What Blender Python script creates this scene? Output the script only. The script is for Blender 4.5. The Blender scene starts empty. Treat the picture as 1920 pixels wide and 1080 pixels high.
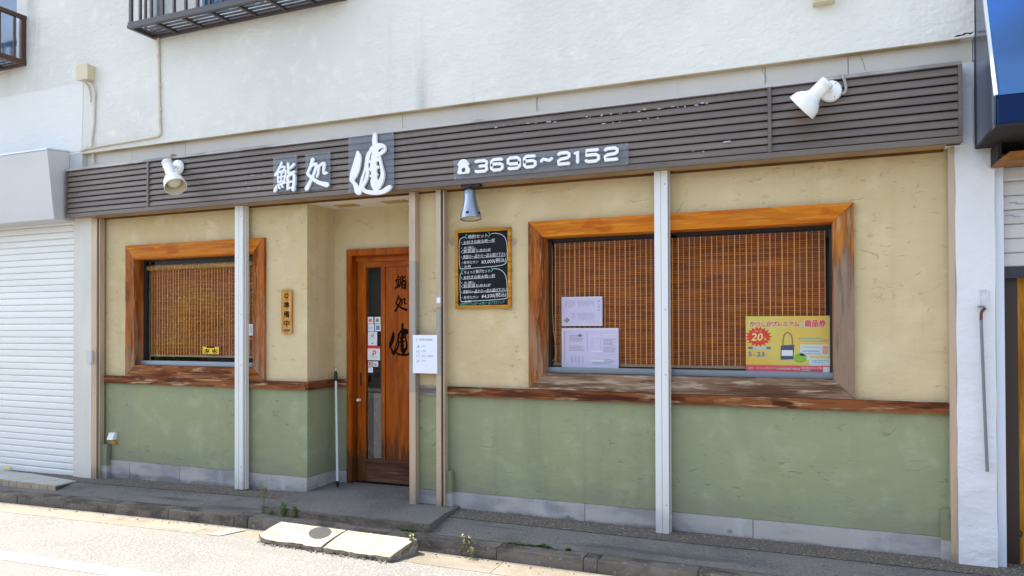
import bpy, bmesh, math, random
from mathutils import Vector, Matrix, noise as mnoise
random.seed(7)
sc = bpy.context.scene
COL = sc.collection
R = math.radians

# ------------------------------------------------------------------ camera
F_PX, YAW, PIT, ROL, SHY = 1400.0, 0.3975, 0.0098, -0.003, 56.557     # focal length and shift in pixels of a 1920 wide frame
EYE = Vector((0.0, -5.15, 1.515))
_fw = Vector((-math.sin(YAW)*math.cos(PIT), math.cos(YAW)*math.cos(PIT), math.sin(PIT)))
_rt = Vector((math.cos(YAW), math.sin(YAW), 0)); _up = _rt.cross(_fw)
RT = math.cos(ROL)*_rt + math.sin(ROL)*_up
UP = -math.sin(ROL)*_rt + math.cos(ROL)*_up
FW = _fw
cd = bpy.data.cameras.new('camera'); cam = bpy.data.objects.new('camera', cd); COL.objects.link(cam)
cam.matrix_world = Matrix(((RT.x, UP.x, -FW.x, EYE.x), (RT.y, UP.y, -FW.y, EYE.y), (RT.z, UP.z, -FW.z, EYE.z), (0, 0, 0, 1)))
cd.sensor_width = 36; cd.lens = F_PX/1920*36; cd.shift_y = SHY/1920
cd.clip_start = 0.05; cd.clip_end = 2000
sc.camera = cam
sc.render.resolution_x, sc.render.resolution_y = 1024, 576

# ------------------------------------------------------------------ sky, sun, exposure
SUN_TO = Vector((-0.72, 0.075, 1.0)).normalized()          # towards the sun: high, from the left, a little behind the building
w = bpy.data.worlds.new('World'); sc.world = w; w.use_nodes = True
nt = w.node_tree; bg = nt.nodes['Background']
sky = nt.nodes.new('ShaderNodeTexSky'); sky.sky_type = 'NISHITA'; sky.sun_disc = False
sky.sun_elevation = math.asin(SUN_TO.z); sky.sun_rotation = math.atan2(SUN_TO.x, SUN_TO.y)
sky.air_density = 1.0; sky.dust_density = 1.6; sky.ozone_density = 1.0
hz = nt.nodes.new('ShaderNodeHueSaturation'); hz.inputs['Saturation'].default_value = 0.74; nt.links.new(sky.outputs[0], hz.inputs['Color'])      # thin bright summer haze: a paler blue all over
nt.links.new(hz.outputs[0], bg.inputs[0]); bg.inputs[1].default_value = 0.15
sd = bpy.data.lights.new('sun', 'SUN'); sd.energy = 4.4; sd.angle = R(0.53); sd.color = (1.0, 0.92, 0.78)
sun = bpy.data.objects.new('sun', sd); COL.objects.link(sun)
sun.rotation_euler = SUN_TO.to_track_quat('Z', 'Y').to_euler(); sun.location = (0, 0, 20)
vs = sc.view_settings; vs.view_transform = 'Standard'; vs.look = 'None'; vs.gamma = 1; vs.use_curve_mapping = False
vs.exposure = 1.68
sc.cycles.use_denoising = True
sc.cycles.max_bounces = 8; sc.cycles.transparent_max_bounces = 12

# ------------------------------------------------------------------ survey helper: the point of plane y = Y (or z = Z) seen at a pixel of the 1920 x 1080 photograph
def _ray(x, y): return RT*((x-960)/F_PX) - UP*((y-540-SHY)/F_PX) + FW
def P(x, y, Y):
    d = _ray(x, y); return EYE + d*((Y-EYE.y)/d.y)
def PZ(x, y, Z):
    d = _ray(x, y); return EYE + d*((Z-EYE.z)/d.z)
def drop(x): return -0.02*min(max(0.0, -4.0-x), 4.0)          # the street falls a little towards the left

# ------------------------------------------------------------------ materials
def mat(name, base, rough=0.6, metal=0.0, var=(), bump=(), spec=0.5, trowel=None, weather=None, alpha=None, rnd=0.0, coat=0.0, streak=None, spots=None, splash=None, post=()):
    m = bpy.data.materials.new(name); m.use_nodes = True
    n = m.node_tree.nodes; L = m.node_tree.links
    b = n['Principled BSDF']
    b.inputs['Roughness'].default_value = rough; b.inputs['Metallic'].default_value = metal
    b.inputs['Specular IOR Level'].default_value = spec
    if coat: b.inputs['Coat Weight'].default_value = coat; b.inputs['Coat Roughness'].default_value = 0.15
    tc = n.new('ShaderNodeTexCoord'); oi = n.new('ShaderNodeObjectInfo')
    off = n.new('ShaderNodeVectorMath'); off.operation = 'MULTIPLY_ADD'
    cmb = n.new('ShaderNodeCombineXYZ')
    for k in range(3): L.new(oi.outputs['Random'], cmb.inputs[k])
    L.new(cmb.outputs[0], off.inputs[0]); off.inputs[1].default_value = (17.0, 23.0, 31.0); L.new(tc.outputs['Object'], off.inputs[2])
    def noise(scale, detail=4.0, rough_=0.55, dist=0.0):
        t = n.new('ShaderNodeTexNoise'); t.inputs['Detail'].default_value = detail; t.inputs['Roughness'].default_value = rough_; t.inputs['Distortion'].default_value = dist
        if isinstance(scale, tuple):
            mp = n.new('ShaderNodeVectorMath'); mp.operation = 'MULTIPLY'; mp.inputs[1].default_value = scale
            L.new(off.outputs[0], mp.inputs[0]); L.new(mp.outputs[0], t.inputs['Vector']); t.inputs['Scale'].default_value = 1.0
        else:
            L.new(off.outputs[0], t.inputs['Vector']); t.inputs['Scale'].default_value = scale
        return t.outputs['Fac']
    def ramp(fac, lo, hi):
        r = n.new('ShaderNodeMapRange'); r.interpolation_type = 'SMOOTHSTEP'; r.inputs['From Min'].default_value = lo; r.inputs['From Max'].default_value = hi
        L.new(fac, r.inputs['Value']); return r.outputs['Result']
    def math_(op, a, bb):
        x = n.new('ShaderNodeMath'); x.operation = op
        for k, v in enumerate((a, bb)):
            if isinstance(v, (int, float)): x.inputs[k].default_value = v
            else: L.new(v, x.inputs[k])
        return x.outputs[0]
    def mix(fac, a, bb):
        x = n.new('ShaderNodeMix'); x.data_type = 'RGBA'
        L.new(fac, x.inputs['Factor'])
        for k, v in ((6, a), (7, bb)):
            if isinstance(v, tuple): x.inputs[k].default_value = (*v[:3], 1)
            else: L.new(v, x.inputs[k])
        return x.outputs[2]
    col = None
    cur = tuple(base)
    heights = []
    for v in var:
        sc_, c2, lo, hi = v[:4]; det = v[4] if len(v) > 4 else 4.0
        col = mix(ramp(noise(sc_, det), lo, hi), col if col is not None else cur, c2)
    if weather:                                                   # worn wood: bare grey wood low down, where the rain reaches, with an uneven edge
        z0, z1, c2, amt = weather
        sp = n.new('ShaderNodeSeparateXYZ'); g = n.new('ShaderNodeNewGeometry'); L.new(g.outputs['Position'], sp.inputs[0])
        h = ramp(sp.outputs['Z'], z1, z0)
        nn = noise((13.0, 13.0, 2.6), 6.0, 0.65)
        mk = ramp(math_('ADD', math_('MULTIPLY', h, amt), math_('MULTIPLY', math_('SUBTRACT', nn, 0.5), 1.9)), 0.30, 0.62)
        col = mix(mk, col if col is not None else cur, c2)
    if splash:                                                    # rain splash and dust creeping up from the ground, uneven along the wall
        z0, z1, c2, amt = splash
        sp2 = n.new('ShaderNodeSeparateXYZ'); g2 = n.new('ShaderNodeNewGeometry'); L.new(g2.outputs['Position'], sp2.inputs[0])
        hh = ramp(sp2.outputs['Z'], z1, z0)
        ns_ = noise((3.0, 3.0, 5.0), 6.0, 0.65)
        col = mix(math_('MULTIPLY', ramp(math_('ADD', hh, math_('MULTIPLY', math_('SUBTRACT', ns_, 0.5), 2.2)), 0.45, 1.1), amt), col if col is not None else cur, c2)
    for sc_, c2, lo, hi, det, amt in post:
        col = mix(math_('MULTIPLY', ramp(noise(sc_, det, 0.6), lo, hi), amt), col if col is not None else cur, c2)
    if streak:                                                    # rain streaks running down, each with its own length
        c2, amt = streak
        mk = ramp(noise((4.6, 4.6, 0.30), 5.0, 0.62), 0.53, 0.70)
        mk2 = ramp(noise(0.45, 2.0), 0.42, 0.62)
        col = mix(math_('MULTIPLY', math_('MULTIPLY', mk, mk2), amt), col if col is not None else cur, c2)
    if spots:
        sc_, c2, rad = spots
        vo = n.new('ShaderNodeTexVoronoi'); L.new(off.outputs[0], vo.inputs['Vector']); vo.inputs['Scale'].default_value = sc_
        col = mix(ramp(vo.outputs['Distance'], rad, rad*0.4), col if col is not None else cur, c2)
    if trowel:                                                    # short curved trowel scars: thin contour lines of a warped noise, kept only here and there
        c2, amt = trowel
        n1 = noise(1.7, 1.0, 0.5, 0.7)
        ln = ramp(math_('ABSOLUTE', math_('SUBTRACT', n1, 0.5), 0.0), 0.0065, 0.0008)
        gate = math_('MULTIPLY', ramp(noise(5.5, 3.0), 0.56, 0.66), ramp(noise(0.9, 1.0), 0.44, 0.56))
        n3 = noise((6.0, 6.0, 17.0), 2.0, 0.5, 0.6)
        ln2 = math_('MULTIPLY', ramp(math_('ABSOLUTE', math_('SUBTRACT', n3, 0.52), 0.0), 0.014, 0.002), ramp(noise(5.2, 2.0), 0.595, 0.66))
        fl = math_('MULTIPLY', ramp(noise((13.0, 13.0, 26.0), 2.0, 0.5, 1.0), 0.64, 0.72), ramp(noise(1.6, 2.0), 0.42, 0.58))
        mk = math_('MAXIMUM', math_('MAXIMUM', math_('MULTIPLY', ln, gate), ln2), fl)
        col = mix(math_('MULTIPLY', mk, amt), col if col is not None else cur, c2)
        heights.append((math_('MULTIPLY', mk, -1.0), 0.5, 0.006))
    if rnd:
        hs = n.new('ShaderNodeHueSaturation'); mr = n.new('ShaderNodeMapRange'); mr.inputs['To Min'].default_value = 1-rnd; mr.inputs['To Max'].default_value = 1+rnd
        L.new(oi.outputs['Random'], mr.inputs['Value']); L.new(mr.outputs[0], hs.inputs['Value'])
        if col is None: hs.inputs['Color'].default_value = (*cur, 1)
        else: L.new(col, hs.inputs['Color'])
        col = hs.outputs[0]
    if col is None: b.inputs['Base Color'].default_value = (*cur, 1)
    else: L.new(col, b.inputs['Base Color'])
    for bm_ in bump:
        sc_, st, ds = bm_[:3]; det = bm_[3] if len(bm_) > 3 else 4.0
        if isinstance(sc_, str):
            vo = n.new('ShaderNodeTexVoronoi'); L.new(off.outputs[0], vo.inputs['Vector']); vo.inputs['Scale'].default_value = float(sc_); heights.append((math_('MULTIPLY', vo.outputs['Distance'], -1.0), st, ds))
        else: heights.append((noise(sc_, det), st, ds))
    nrm = None
    for h, st, ds in heights:
        bp = n.new('ShaderNodeBump'); bp.inputs['Strength'].default_value = st; bp.inputs['Distance'].default_value = ds
        L.new(h, bp.inputs['Height'])
        if nrm is not None: L.new(nrm, bp.inputs['Normal'])
        nrm = bp.outputs[0]
    if nrm is not None: L.new(nrm, b.inputs['Normal'])
    if alpha is not None: b.inputs['Alpha'].default_value = alpha
    return m

def glass_mat(name, tint=(1, 1, 1), film=0.0, filmcol=(0.5, 0.5, 0.5), ior=1.5, boost=1.0):
    m = bpy.data.materials.new(name); m.use_nodes = True
    n = m.node_tree.nodes; L = m.node_tree.links
    out = n['Material Output']; n.remove(n['Principled BSDF'])
    tr = n.new('ShaderNodeBsdfTransparent'); tr.inputs[0].default_value = (*tint, 1)
    gl = n.new('ShaderNodeBsdfGlossy'); gl.inputs['Roughness'].default_value = 0.02
    fr = n.new('ShaderNodeFresnel'); fr.inputs[0].default_value = ior
    ml = n.new('ShaderNodeMath'); ml.operation = 'MULTIPLY'; ml.inputs[1].default_value = boost; L.new(fr.outputs[0], ml.inputs[0])
    ge = n.new('ShaderNodeNewGeometry'); iv = n.new('ShaderNodeMath'); iv.operation = 'SUBTRACT'; iv.inputs[0].default_value = 1.0; L.new(ge.outputs['Backfacing'], iv.inputs[1])
    m2 = n.new('ShaderNodeMath'); m2.operation = 'MULTIPLY'; L.new(ml.outputs[0], m2.inputs[0]); L.new(iv.outputs[0], m2.inputs[1])
    base = tr.outputs[0]
    if film:
        df = n.new('ShaderNodeBsdfDiffuse'); df.inputs[0].default_value = (*filmcol, 1)
        mf = n.new('ShaderNodeMixShader'); mf.inputs[0].default_value = film; L.new(tr.outputs[0], mf.inputs[1]); L.new(df.outputs[0], mf.inputs[2]); base = mf.outputs[0]
    mx = n.new('ShaderNodeMixShader'); L.new(m2.outputs[0], mx.inputs[0]); L.new(base, mx.inputs[1]); L.new(gl.outputs[0], mx.inputs[2])
    L.new(mx.outputs[0], out.inputs[0]); return m

def flat(name, c, rough=0.6, **k): return mat(name, c, rough, **k)

UPPER = mat('upper_render', (0.70, 0.685, 0.625), 0.85, var=[(0.7, (0.63, 0.615, 0.565), 0.4, 0.72), (9.0, (0.73, 0.715, 0.655), 0.5, 0.8)], streak=((0.42, 0.42, 0.395), 0.8), bump=[((9, 9, 20), 0.45, 0.022, 5.0), (34.0, 0.45, 0.014)])
PATCH = mat('patch_render', (0.72, 0.71, 0.675), 0.85, var=[(1.2, (0.68, 0.67, 0.635), 0.4, 0.75)], bump=[((7, 7, 15), 0.5, 0.025, 5.0)])
BEAM = mat('beam_paint', (0.60, 0.56, 0.49), 0.8, var=[((1.2, 1.2, 0.5), (0.53, 0.49, 0.43), 0.45, 0.75), ((14, 14, 1), (0.50, 0.46, 0.40), 0.62, 0.8)], bump=[(30.0, 0.1, 0.004)], rnd=0.04)
CREAM = mat('cream_plaster', (0.60, 0.490, 0.290), 0.92, spec=0.3, var=[(1.1, (0.55, 0.43, 0.225), 0.35, 0.70), (5.0, (0.65, 0.53, 0.32), 0.48, 0.75)], streak=((0.43, 0.32, 0.14), 0.5), trowel=((0.34, 0.265, 0.135), 0.45), splash=(1.0, 1.30, (0.46, 0.38, 0.24), 0.5), bump=[((3.5, 3.5, 6), 0.35, 0.03, 3.0), ((9, 9, 16), 0.5, 0.014, 5.0), (60.0, 0.3, 0.006)])
GREEN = mat('green_plaster', (0.300, 0.322, 0.178), 0.88, spec=0.3, var=[(1.0, (0.275, 0.315, 0.192), 0.35, 0.70), (6.0, (0.35, 0.378, 0.242), 0.48, 0.8), ((1.6, 1.6, 0.5), (0.285, 0.29, 0.18), 0.52, 0.75)], streak=((0.20, 0.235, 0.15), 0.5), trowel=((0.15, 0.165, 0.09), 0.4), splash=(0.22, 0.55, (0.225, 0.225, 0.155), 0.45), bump=[((3.5, 3.5, 6), 0.22, 0.03, 3.0), ((9, 9, 16), 0.32, 0.012, 5.0), (60.0, 0.25, 0.006)])
PLINTH = mat('plinth_concrete', (0.43, 0.42, 0.39), 0.85, splash=(0.09, 0.17, (0.15, 0.15, 0.15), 0.8), var=[((2.2, 2.2, 5), (0.27, 0.27, 0.275), 0.42, 0.66), ((9, 9, 2), (0.48, 0.47, 0.455), 0.54, 0.74), ((4, 4, 7), (0.13, 0.135, 0.145), 0.63, 0.72)], bump=[(18.0, 0.35, 0.012, 5.0)])
WALK = mat('walk_concrete', (0.165, 0.160, 0.150), 0.95, spec=0.25, var=[(1.8, (0.11, 0.109, 0.106), 0.4, 0.66), (55.0, (0.21, 0.20, 0.18), 0.55, 0.70, 3.0), (70.0, (0.065, 0.065, 0.067), 0.56, 0.70, 2.0), ((0.8, 6, 1), (0.085, 0.086, 0.088), 0.55, 0.72)], bump=[(60.0, 0.6, 0.010, 3.0), (9.0, 0.2, 0.01)])
AGGR = mat('exposed_aggregate', (0.135, 0.12, 0.098), 0.92, spec=0.2, var=[(60.0, (0.27, 0.235, 0.18), 0.53, 0.66, 2.0), (80.0, (0.055, 0.052, 0.048), 0.55, 0.66, 1.0), (2.0, (0.115, 0.11, 0.10), 0.48, 0.75)], bump=[('75', 0.8, 0.010)])
KERB = mat('kerb_concrete', (0.14, 0.125, 0.105), 0.95, spec=0.25, var=[((4, 9, 9), (0.06, 0.054, 0.046), 0.42, 0.66), (3.0, (0.18, 0.165, 0.145), 0.54, 0.75), (36.0, (0.24, 0.215, 0.18), 0.60, 0.70, 3.0)], bump=[(26.0, 0.6, 0.014, 5.0)], rnd=0.10)
GUTTER = mat('gutter_concrete', (0.205, 0.183, 0.152), 0.92, var=[(2.2, (0.165, 0.142, 0.112), 0.4, 0.7), (60.0, (0.25, 0.225, 0.19), 0.55, 0.72, 2.0), ((2, 9, 2), (0.14, 0.118, 0.09), 0.58, 0.72)], bump=[(50.0, 0.45, 0.008, 3.0)], rnd=0.07)
ROAD = mat('road_asphalt', (0.182, 0.180, 0.174), 0.92, var=[(0.8, (0.152, 0.150, 0.145), 0.4, 0.72), (60.0, (0.27, 0.265, 0.255), 0.54, 0.66, 2.0), (75.0, (0.115, 0.113, 0.11), 0.57, 0.68, 2.0), ((0.7, 3.0, 1), (0.175, 0.17, 0.16), 0.55, 0.7)], bump=[('60', 0.5, 0.008)])
LINE = mat('road_paint', (0.34, 0.34, 0.33), 0.8, var=[(30.0, (0.20, 0.195, 0.187), 0.56, 0.66, 3.0), (2.5, (0.28, 0.275, 0.265), 0.45, 0.75)], bump=[('60', 0.3, 0.006)])
SLAB = mat('ramp_concrete', (0.29, 0.275, 0.235), 0.9, var=[((3, 22, 3), (0.23, 0.215, 0.18), 0.48, 0.66), (34.0, (0.24, 0.225, 0.19), 0.57, 0.7, 2.0), (3.0, (0.255, 0.23, 0.182), 0.5, 0.7)], post=[((2.2, 30, 2.2), (0.15, 0.135, 0.11), 0.60, 0.68, 2.0, 0.55)], bump=[((2.5, 40, 2.5), 0.8, 0.014, 2.0), (50.0, 0.3, 0.006)], rnd=0.03)
SLABEDGE = mat('broken_concrete', (0.30, 0.26, 0.20), 0.95, var=[(25.0, (0.13, 0.11, 0.085), 0.45, 0.65)], bump=[(40.0, 0.8, 0.02, 5.0)])
OVALSHADOW = mat('painted_shadow', (0.030, 0.032, 0.036), 0.85, var=[((3, 22, 3), (0.045, 0.046, 0.05), 0.5, 0.7)])  # near-black colour for the shadow painted on the ramp slab
GROUND = mat('ground_soil', (0.28, 0.27, 0.25), 0.95, var=[(0.3, (0.22, 0.22, 0.2), 0.4, 0.7)])
def wood(name, base, dark, pale, axis, weather=None, rough=0.5, rnd=0.08, coat=0.0, wear=0.45):
    s = {'x': (1.3, 1.3, 19.0), 'z': (17.0, 17.0, 1.5), 'xf': (1.2, 30.0, 30.0)}[axis]
    s2 = tuple(v*2.3+1.5 for v in s); s3 = tuple(min(v, 11.0)*0.8+2.2 for v in s); s4 = tuple(v*1.6+0.3 for v in s); s5 = tuple(v*1.1+0.9 for v in s)
    return mat(name, base, rough, spec=0.16, var=[(s, dark, 0.44, 0.64, 6.0), (s2, pale, 0.54, 0.68, 3.0), (s3, dark, 0.58, 0.68, 3.0)], weather=weather, post=[(s4, (dark[0]*0.55, dark[1]*0.5, dark[2]*0.5), 0.48, 0.62, 6.0, wear), (s5, tuple(0.5*v+0.10 for v in pale), 0.60, 0.70, 3.0, wear*0.6)], bump=[(s, 0.4, 0.008, 5.0), (s4, 0.3, 0.004, 3.0)], rnd=rnd, coat=coat)
W_TOP = wood('varnished_timber_x', (0.53, 0.168, 0.007), (0.40, 0.095, 0.004), (0.58, 0.215, 0.018), 'x', wear=0.28)
W_SIDE = wood('varnished_timber_z', (0.36, 0.100, 0.012), (0.15, 0.034, 0.006), (0.45, 0.19, 0.055), 'z', weather=(0.9, 2.4, (0.30, 0.165, 0.09), 0.62))
W_SIDEW = wood('weathered_timber_z', (0.44, 0.16, 0.025), (0.14, 0.048, 0.016), (0.44, 0.25, 0.12), 'z', weather=(1.55, 2.30, (0.245, 0.17, 0.115), 0.95))
W_LOWW = wood('weathered_timber_x', (0.26, 0.170, 0.110), (0.115, 0.055, 0.030), (0.40, 0.31, 0.23), 'x', rough=0.85, wear=0.6)
W_LOWB = wood('worn_timber_x', (0.28, 0.095, 0.026), (0.10, 0.028, 0.009), (0.40, 0.24, 0.125), 'x', rough=0.75, wear=0.6)
W_RAIL = wood('rail_timber', (0.25, 0.082, 0.026), (0.085, 0.023, 0.008), (0.42, 0.27, 0.15), 'x', rough=0.75, wear=0.6)
W_RAILG = wood('grey_rail_timber', (0.25, 0.22, 0.195), (0.15, 0.13, 0.115), (0.35, 0.32, 0.29), 'x', rough=0.85)
W_DOOR = wood('door_timber', (0.39, 0.086, 0.004), (0.28, 0.052, 0.002), (0.43, 0.115, 0.010), 'z', wear=0.3, weather=(0.2, 0.95, (0.11, 0.045, 0.018), 0.62), rnd=0.05)
W_DOORX = wood('door_timber_x', (0.38, 0.086, 0.005), (0.26, 0.052, 0.003), (0.39, 0.11, 0.012), 'x', rnd=0.05)
W_DOORLOW = wood('door_kick_timber', (0.13, 0.060, 0.034), (0.06, 0.025, 0.012), (0.20, 0.115, 0.075), 'x', rough=0.8)
W_BOARD = wood('board_frame_timber', (0.48, 0.215, 0.015), (0.37, 0.14, 0.008), (0.57, 0.30, 0.04), 'x', rough=0.35)
W_SIGN = wood('sign_timber', (0.54, 0.27, 0.065), (0.45, 0.20, 0.04), (0.60, 0.35, 0.11), 'z', rough=0.45)
W_ORANGE = wood('neighbour_timber', (0.52, 0.24, 0.02), (0.36, 0.14, 0.010), (0.57, 0.29, 0.04), 'z')
W_STRIP = wood('neighbour_head_timber', (0.42, 0.19, 0.05), (0.25, 0.10, 0.024), (0.5, 0.28, 0.10), 'x')
W_BATTEN = wood('batten_timber', (0.16, 0.065, 0.018), (0.08, 0.028, 0.008), (0.22, 0.10, 0.03), 'x')
BAMBOO = mat('bamboo_slat', (0.46, 0.118, 0.013), 0.6, spec=0.2, var=[((4, 4, 80), (0.25, 0.050, 0.006), 0.42, 0.60, 2.0), ((1.1, 1.1, 3), (0.36, 0.085, 0.010), 0.50, 0.70, 2.0), ((1.6, 1.6, 40), (0.52, 0.16, 0.022), 0.60, 0.74, 2.0)])
THREAD = mat('blind_thread', (0.72, 0.40, 0.16), 0.9, spec=0.2)
BBAR = mat('blind_bottom_bar', (0.36, 0.25, 0.15), 0.7)
BROLL = mat('rolled_bamboo', (0.42, 0.235, 0.06), 0.6, var=[((3, 3, 70), (0.28, 0.14, 0.03), 0.45, 0.65, 2.0)])
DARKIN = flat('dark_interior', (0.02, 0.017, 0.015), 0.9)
FASCIA = mat('fascia_metal', (0.165, 0.132, 0.107), 0.48, 0.25, var=[((0.6, 0.6, 2.5), (0.120, 0.097, 0.082), 0.4, 0.68), ((2.5, 2.5, 26), (0.195, 0.158, 0.13), 0.58, 0.75)], streak=((0.10, 0.08, 0.07), 0.5), bump=[(9.0, 0.06, 0.004)], rnd=0.06)
FLASH = mat('flashing_metal', (0.46, 0.43, 0.40), 0.5, 0.2, var=[((1.2, 1.2, 5), (0.22, 0.20, 0.185), 0.52, 0.66)])
FASBACK = flat('fascia_back', (0.03, 0.027, 0.026), 0.8)
SOFFIT = mat('soffit_board', (0.34, 0.23, 0.12), 0.8, var=[((3, 3, 3), (0.26, 0.165, 0.08), 0.4, 0.7)])
CEIL = flat('ceiling_paint', (0.70, 0.66, 0.58), 0.8)
VENTB = mat('vent_board', (0.45, 0.29, 0.10), 0.8)
ACRYL = glass_mat('clear_acrylic', (0.86, 0.88, 0.92), film=0.10, filmcol=(0.45, 0.46, 0.5))
WHITEP = mat('white_letter', (0.82, 0.83, 0.84), 0.45, var=[(12.0, (0.74, 0.75, 0.76), 0.5, 0.8)])
INK = flat('black_ink', (0.006, 0.0055, 0.0055), 0.8, spec=0.05)
POSTW = mat('white_post_paint', (0.72, 0.73, 0.715), 0.45, 0.0, splash=(0.08, 0.42, (0.40, 0.385, 0.35), 0.55), streak=((0.50, 0.47, 0.42), 0.5), var=[((10, 10, 1.5), (0.62, 0.62, 0.60), 0.5, 0.78)], bump=[((18, 18, 3), 0.06, 0.003)])
BRONZE = mat('bronze_rail', (0.52, 0.40, 0.285), 0.42, 0.3, splash=(0.08, 0.30, (0.22, 0.18, 0.14), 0.6), var=[((8, 8, 1.6), (0.42, 0.33, 0.25), 0.45, 0.7)], bump=[((12, 12, 4), 0.08, 0.003)])
BRONZEW = mat('worn_bronze_rail', (0.36, 0.315, 0.265), 0.5, 0.3, var=[((14, 14, 3.0), (0.30, 0.27, 0.235), 0.45, 0.6), ((30, 30, 7), (0.42, 0.42, 0.38), 0.64, 0.68)])
SLOT = flat('dark_slot', (0.012, 0.010, 0.009), 0.8)
LIGHTSTRIP = flat('slot_edge', (0.66, 0.62, 0.55), 0.5)
PILLAR = mat('white_pillar_render', (0.70, 0.71, 0.73), 0.85, var=[(1.5, (0.66, 0.67, 0.68), 0.4, 0.75)], bump=[((8, 8, 12), 0.5, 0.025, 5.0), (45.0, 0.25, 0.008)])
PILLARL = mat('cream_pillar_paint', (0.66, 0.64, 0.575), 0.8, var=[((3, 3, 0.8), (0.59, 0.57, 0.51), 0.45, 0.75)], bump=[(20.0, 0.15, 0.008)])
SHUT = mat('shutter_paint', (0.76, 0.765, 0.74), 0.45, 0.0, var=[((0.8, 0.8, 4), (0.70, 0.705, 0.68), 0.45, 0.75)], bump=[((3, 3, 8), 0.1, 0.006)], rnd=0.03)
SHUTR = mat('grey_shutter_paint', (0.55, 0.54, 0.53), 0.5, 0.0, var=[((0.8, 0.8, 6), (0.47, 0.46, 0.45), 0.45, 0.7)], rnd=0.04)
HOUSING = mat('housing_paint', (0.56, 0.555, 0.54), 0.5, 0.0, var=[((1, 1, 2), (0.51, 0.505, 0.50), 0.4, 0.75)])
TRIMW = mat('white_trim', (0.66, 0.70, 0.78), 0.4, 0.1)
BLUE = mat('blue_awning_sheet', (0.032, 0.108, 0.25), 0.12, 0.65, spec=0.8, var=[(1.5, (0.028, 0.17, 0.53), 0.4, 0.7)], coat=0.6, bump=[((0.9, 0.9, 0.5), 0.10, 0.05, 1.0)])
BLUEV = mat('blue_valance', (0.001, 0.015, 0.07), 0.5, spec=0.15)
BLUESIDE = mat('blue_side_metal', (0.09, 0.125, 0.19), 0.22, 0.55, var=[((60, 60, 0.5), (0.06, 0.085, 0.14), 0.5, 0.6, 1.0)])
DKBLUE = flat('dark_blue_edge', (0.012, 0.022, 0.055), 0.4)
LAMPW = mat('lamp_white_enamel', (0.86, 0.855, 0.83), 0.28, var=[(8.0, (0.80, 0.79, 0.74), 0.55, 0.85)], coat=0.3)
LAMPIN = mat('lamp_inside', (0.68, 0.60, 0.42), 0.4)
LAMPM = mat('lamp_aluminium', (0.30, 0.345, 0.40), 0.30, 0.7, var=[((20, 20, 2), (0.34, 0.39, 0.45), 0.45, 0.7)])
BULB = mat('bulb_glass', (0.70, 0.66, 0.55), 0.15)
BLACKM = flat('black_metal', (0.015, 0.014, 0.014), 0.45)
CABLE = mat('grey_cable', (0.36, 0.34, 0.30), 0.6)
CONDUIT = mat('cream_conduit', (0.62, 0.57, 0.46), 0.55, var=[((2, 2, 5), (0.5, 0.45, 0.36), 0.5, 0.75)])
JBOX = mat('cream_box_plastic', (0.60, 0.53, 0.36), 0.55, var=[(7.0, (0.52, 0.45, 0.29), 0.5, 0.75)])
GUARD = mat('dark_guard_metal', (0.075, 0.062, 0.062), 0.4, 0.3, rnd=0.08)
GUARDB = mat('brown_guard_metal', (0.085, 0.040, 0.030), 0.4, 0.3, rnd=0.08)
GSLAT = mat('floor_slat_metal', (0.10, 0.092, 0.10), 0.3, 0.4)
SASH = flat('black_sash', (0.018, 0.017, 0.018), 0.4)
SASHG = mat('grey_sash', (0.27, 0.32, 0.36), 0.35, 0.5)
SASHB = mat('pale_blue_sash', (0.36, 0.44, 0.50), 0.35, 0.4)
PANE = glass_mat('window_glass', (0.97, 0.98, 0.97), ior=1.45, boost=1.7)
PANEUP = mat('curtained_blue_glass', (0.030, 0.085, 0.15), 0.08, var=[((1.5, 1.5, 1.1), (0.055, 0.14, 0.23), 0.42, 0.6)], coat=0.5)
CURTAIN = mat('teal_curtain', (0.02, 0.10, 0.17), 0.8, var=[(9.0, (0.35, 0.45, 0.52), 0.52, 0.60, 5.0)])
ALUW = mat('white_aluminium', (0.62, 0.66, 0.70), 0.35, 0.2)
TILE = mat('step_tile', (0.40, 0.325, 0.235), 0.55, var=[(14.0, (0.30, 0.24, 0.17), 0.45, 0.7)], rnd=0.10)
TILETOP = mat('step_tile_top', (0.40, 0.40, 0.37), 0.5, var=[(10.0, (0.32, 0.32, 0.295), 0.45, 0.7)], rnd=0.08)
MORTAR = flat('mortar', (0.12, 0.115, 0.105), 0.9)
CHALKB = mat('blackboard', (0.010, 0.011, 0.014), 0.7, spec=0.15, var=[(6.0, (0.016, 0.017, 0.021), 0.45, 0.75)])
CHALKW = flat('chalk_white', (0.72, 0.72, 0.74), 0.9)
CHALKG = flat('chalk_green', (0.11, 0.46, 0.36), 0.9)
PAPERL = mat('lilac_paper', (0.66, 0.58, 0.80), 0.6)
PAPERW = mat('white_paper', (0.76, 0.79, 0.86), 0.7)
SLEEVE = mat('paper_margin', (0.74, 0.68, 0.82), 0.4)
PGREY = flat('print_grey', (0.33, 0.31, 0.40), 0.6)
PDARK = flat('print_dark', (0.13, 0.12, 0.17), 0.6)
PWHITE = flat('print_white', (0.80, 0.80, 0.82), 0.5)
PRED = flat('print_red', (0.78, 0.03, 0.04), 0.5)
PREDF = flat('print_pink_red', (0.78, 0.09, 0.11), 0.5)
PYEL = mat('print_yellow', (0.72, 0.58, 0.13), 0.5, var=[(3.5, (0.78, 0.48, 0.06), 0.4, 0.65)])
PORANGE = flat('print_orange', (0.85, 0.30, 0.03), 0.5)
PGOLD = flat('print_pale_yellow', (0.85, 0.70, 0.28), 0.5)
PBLUE = flat('print_blue', (0.05, 0.16, 0.42), 0.5)
PSKY = flat('print_pale_blue', (0.42, 0.58, 0.68), 0.5)
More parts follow.
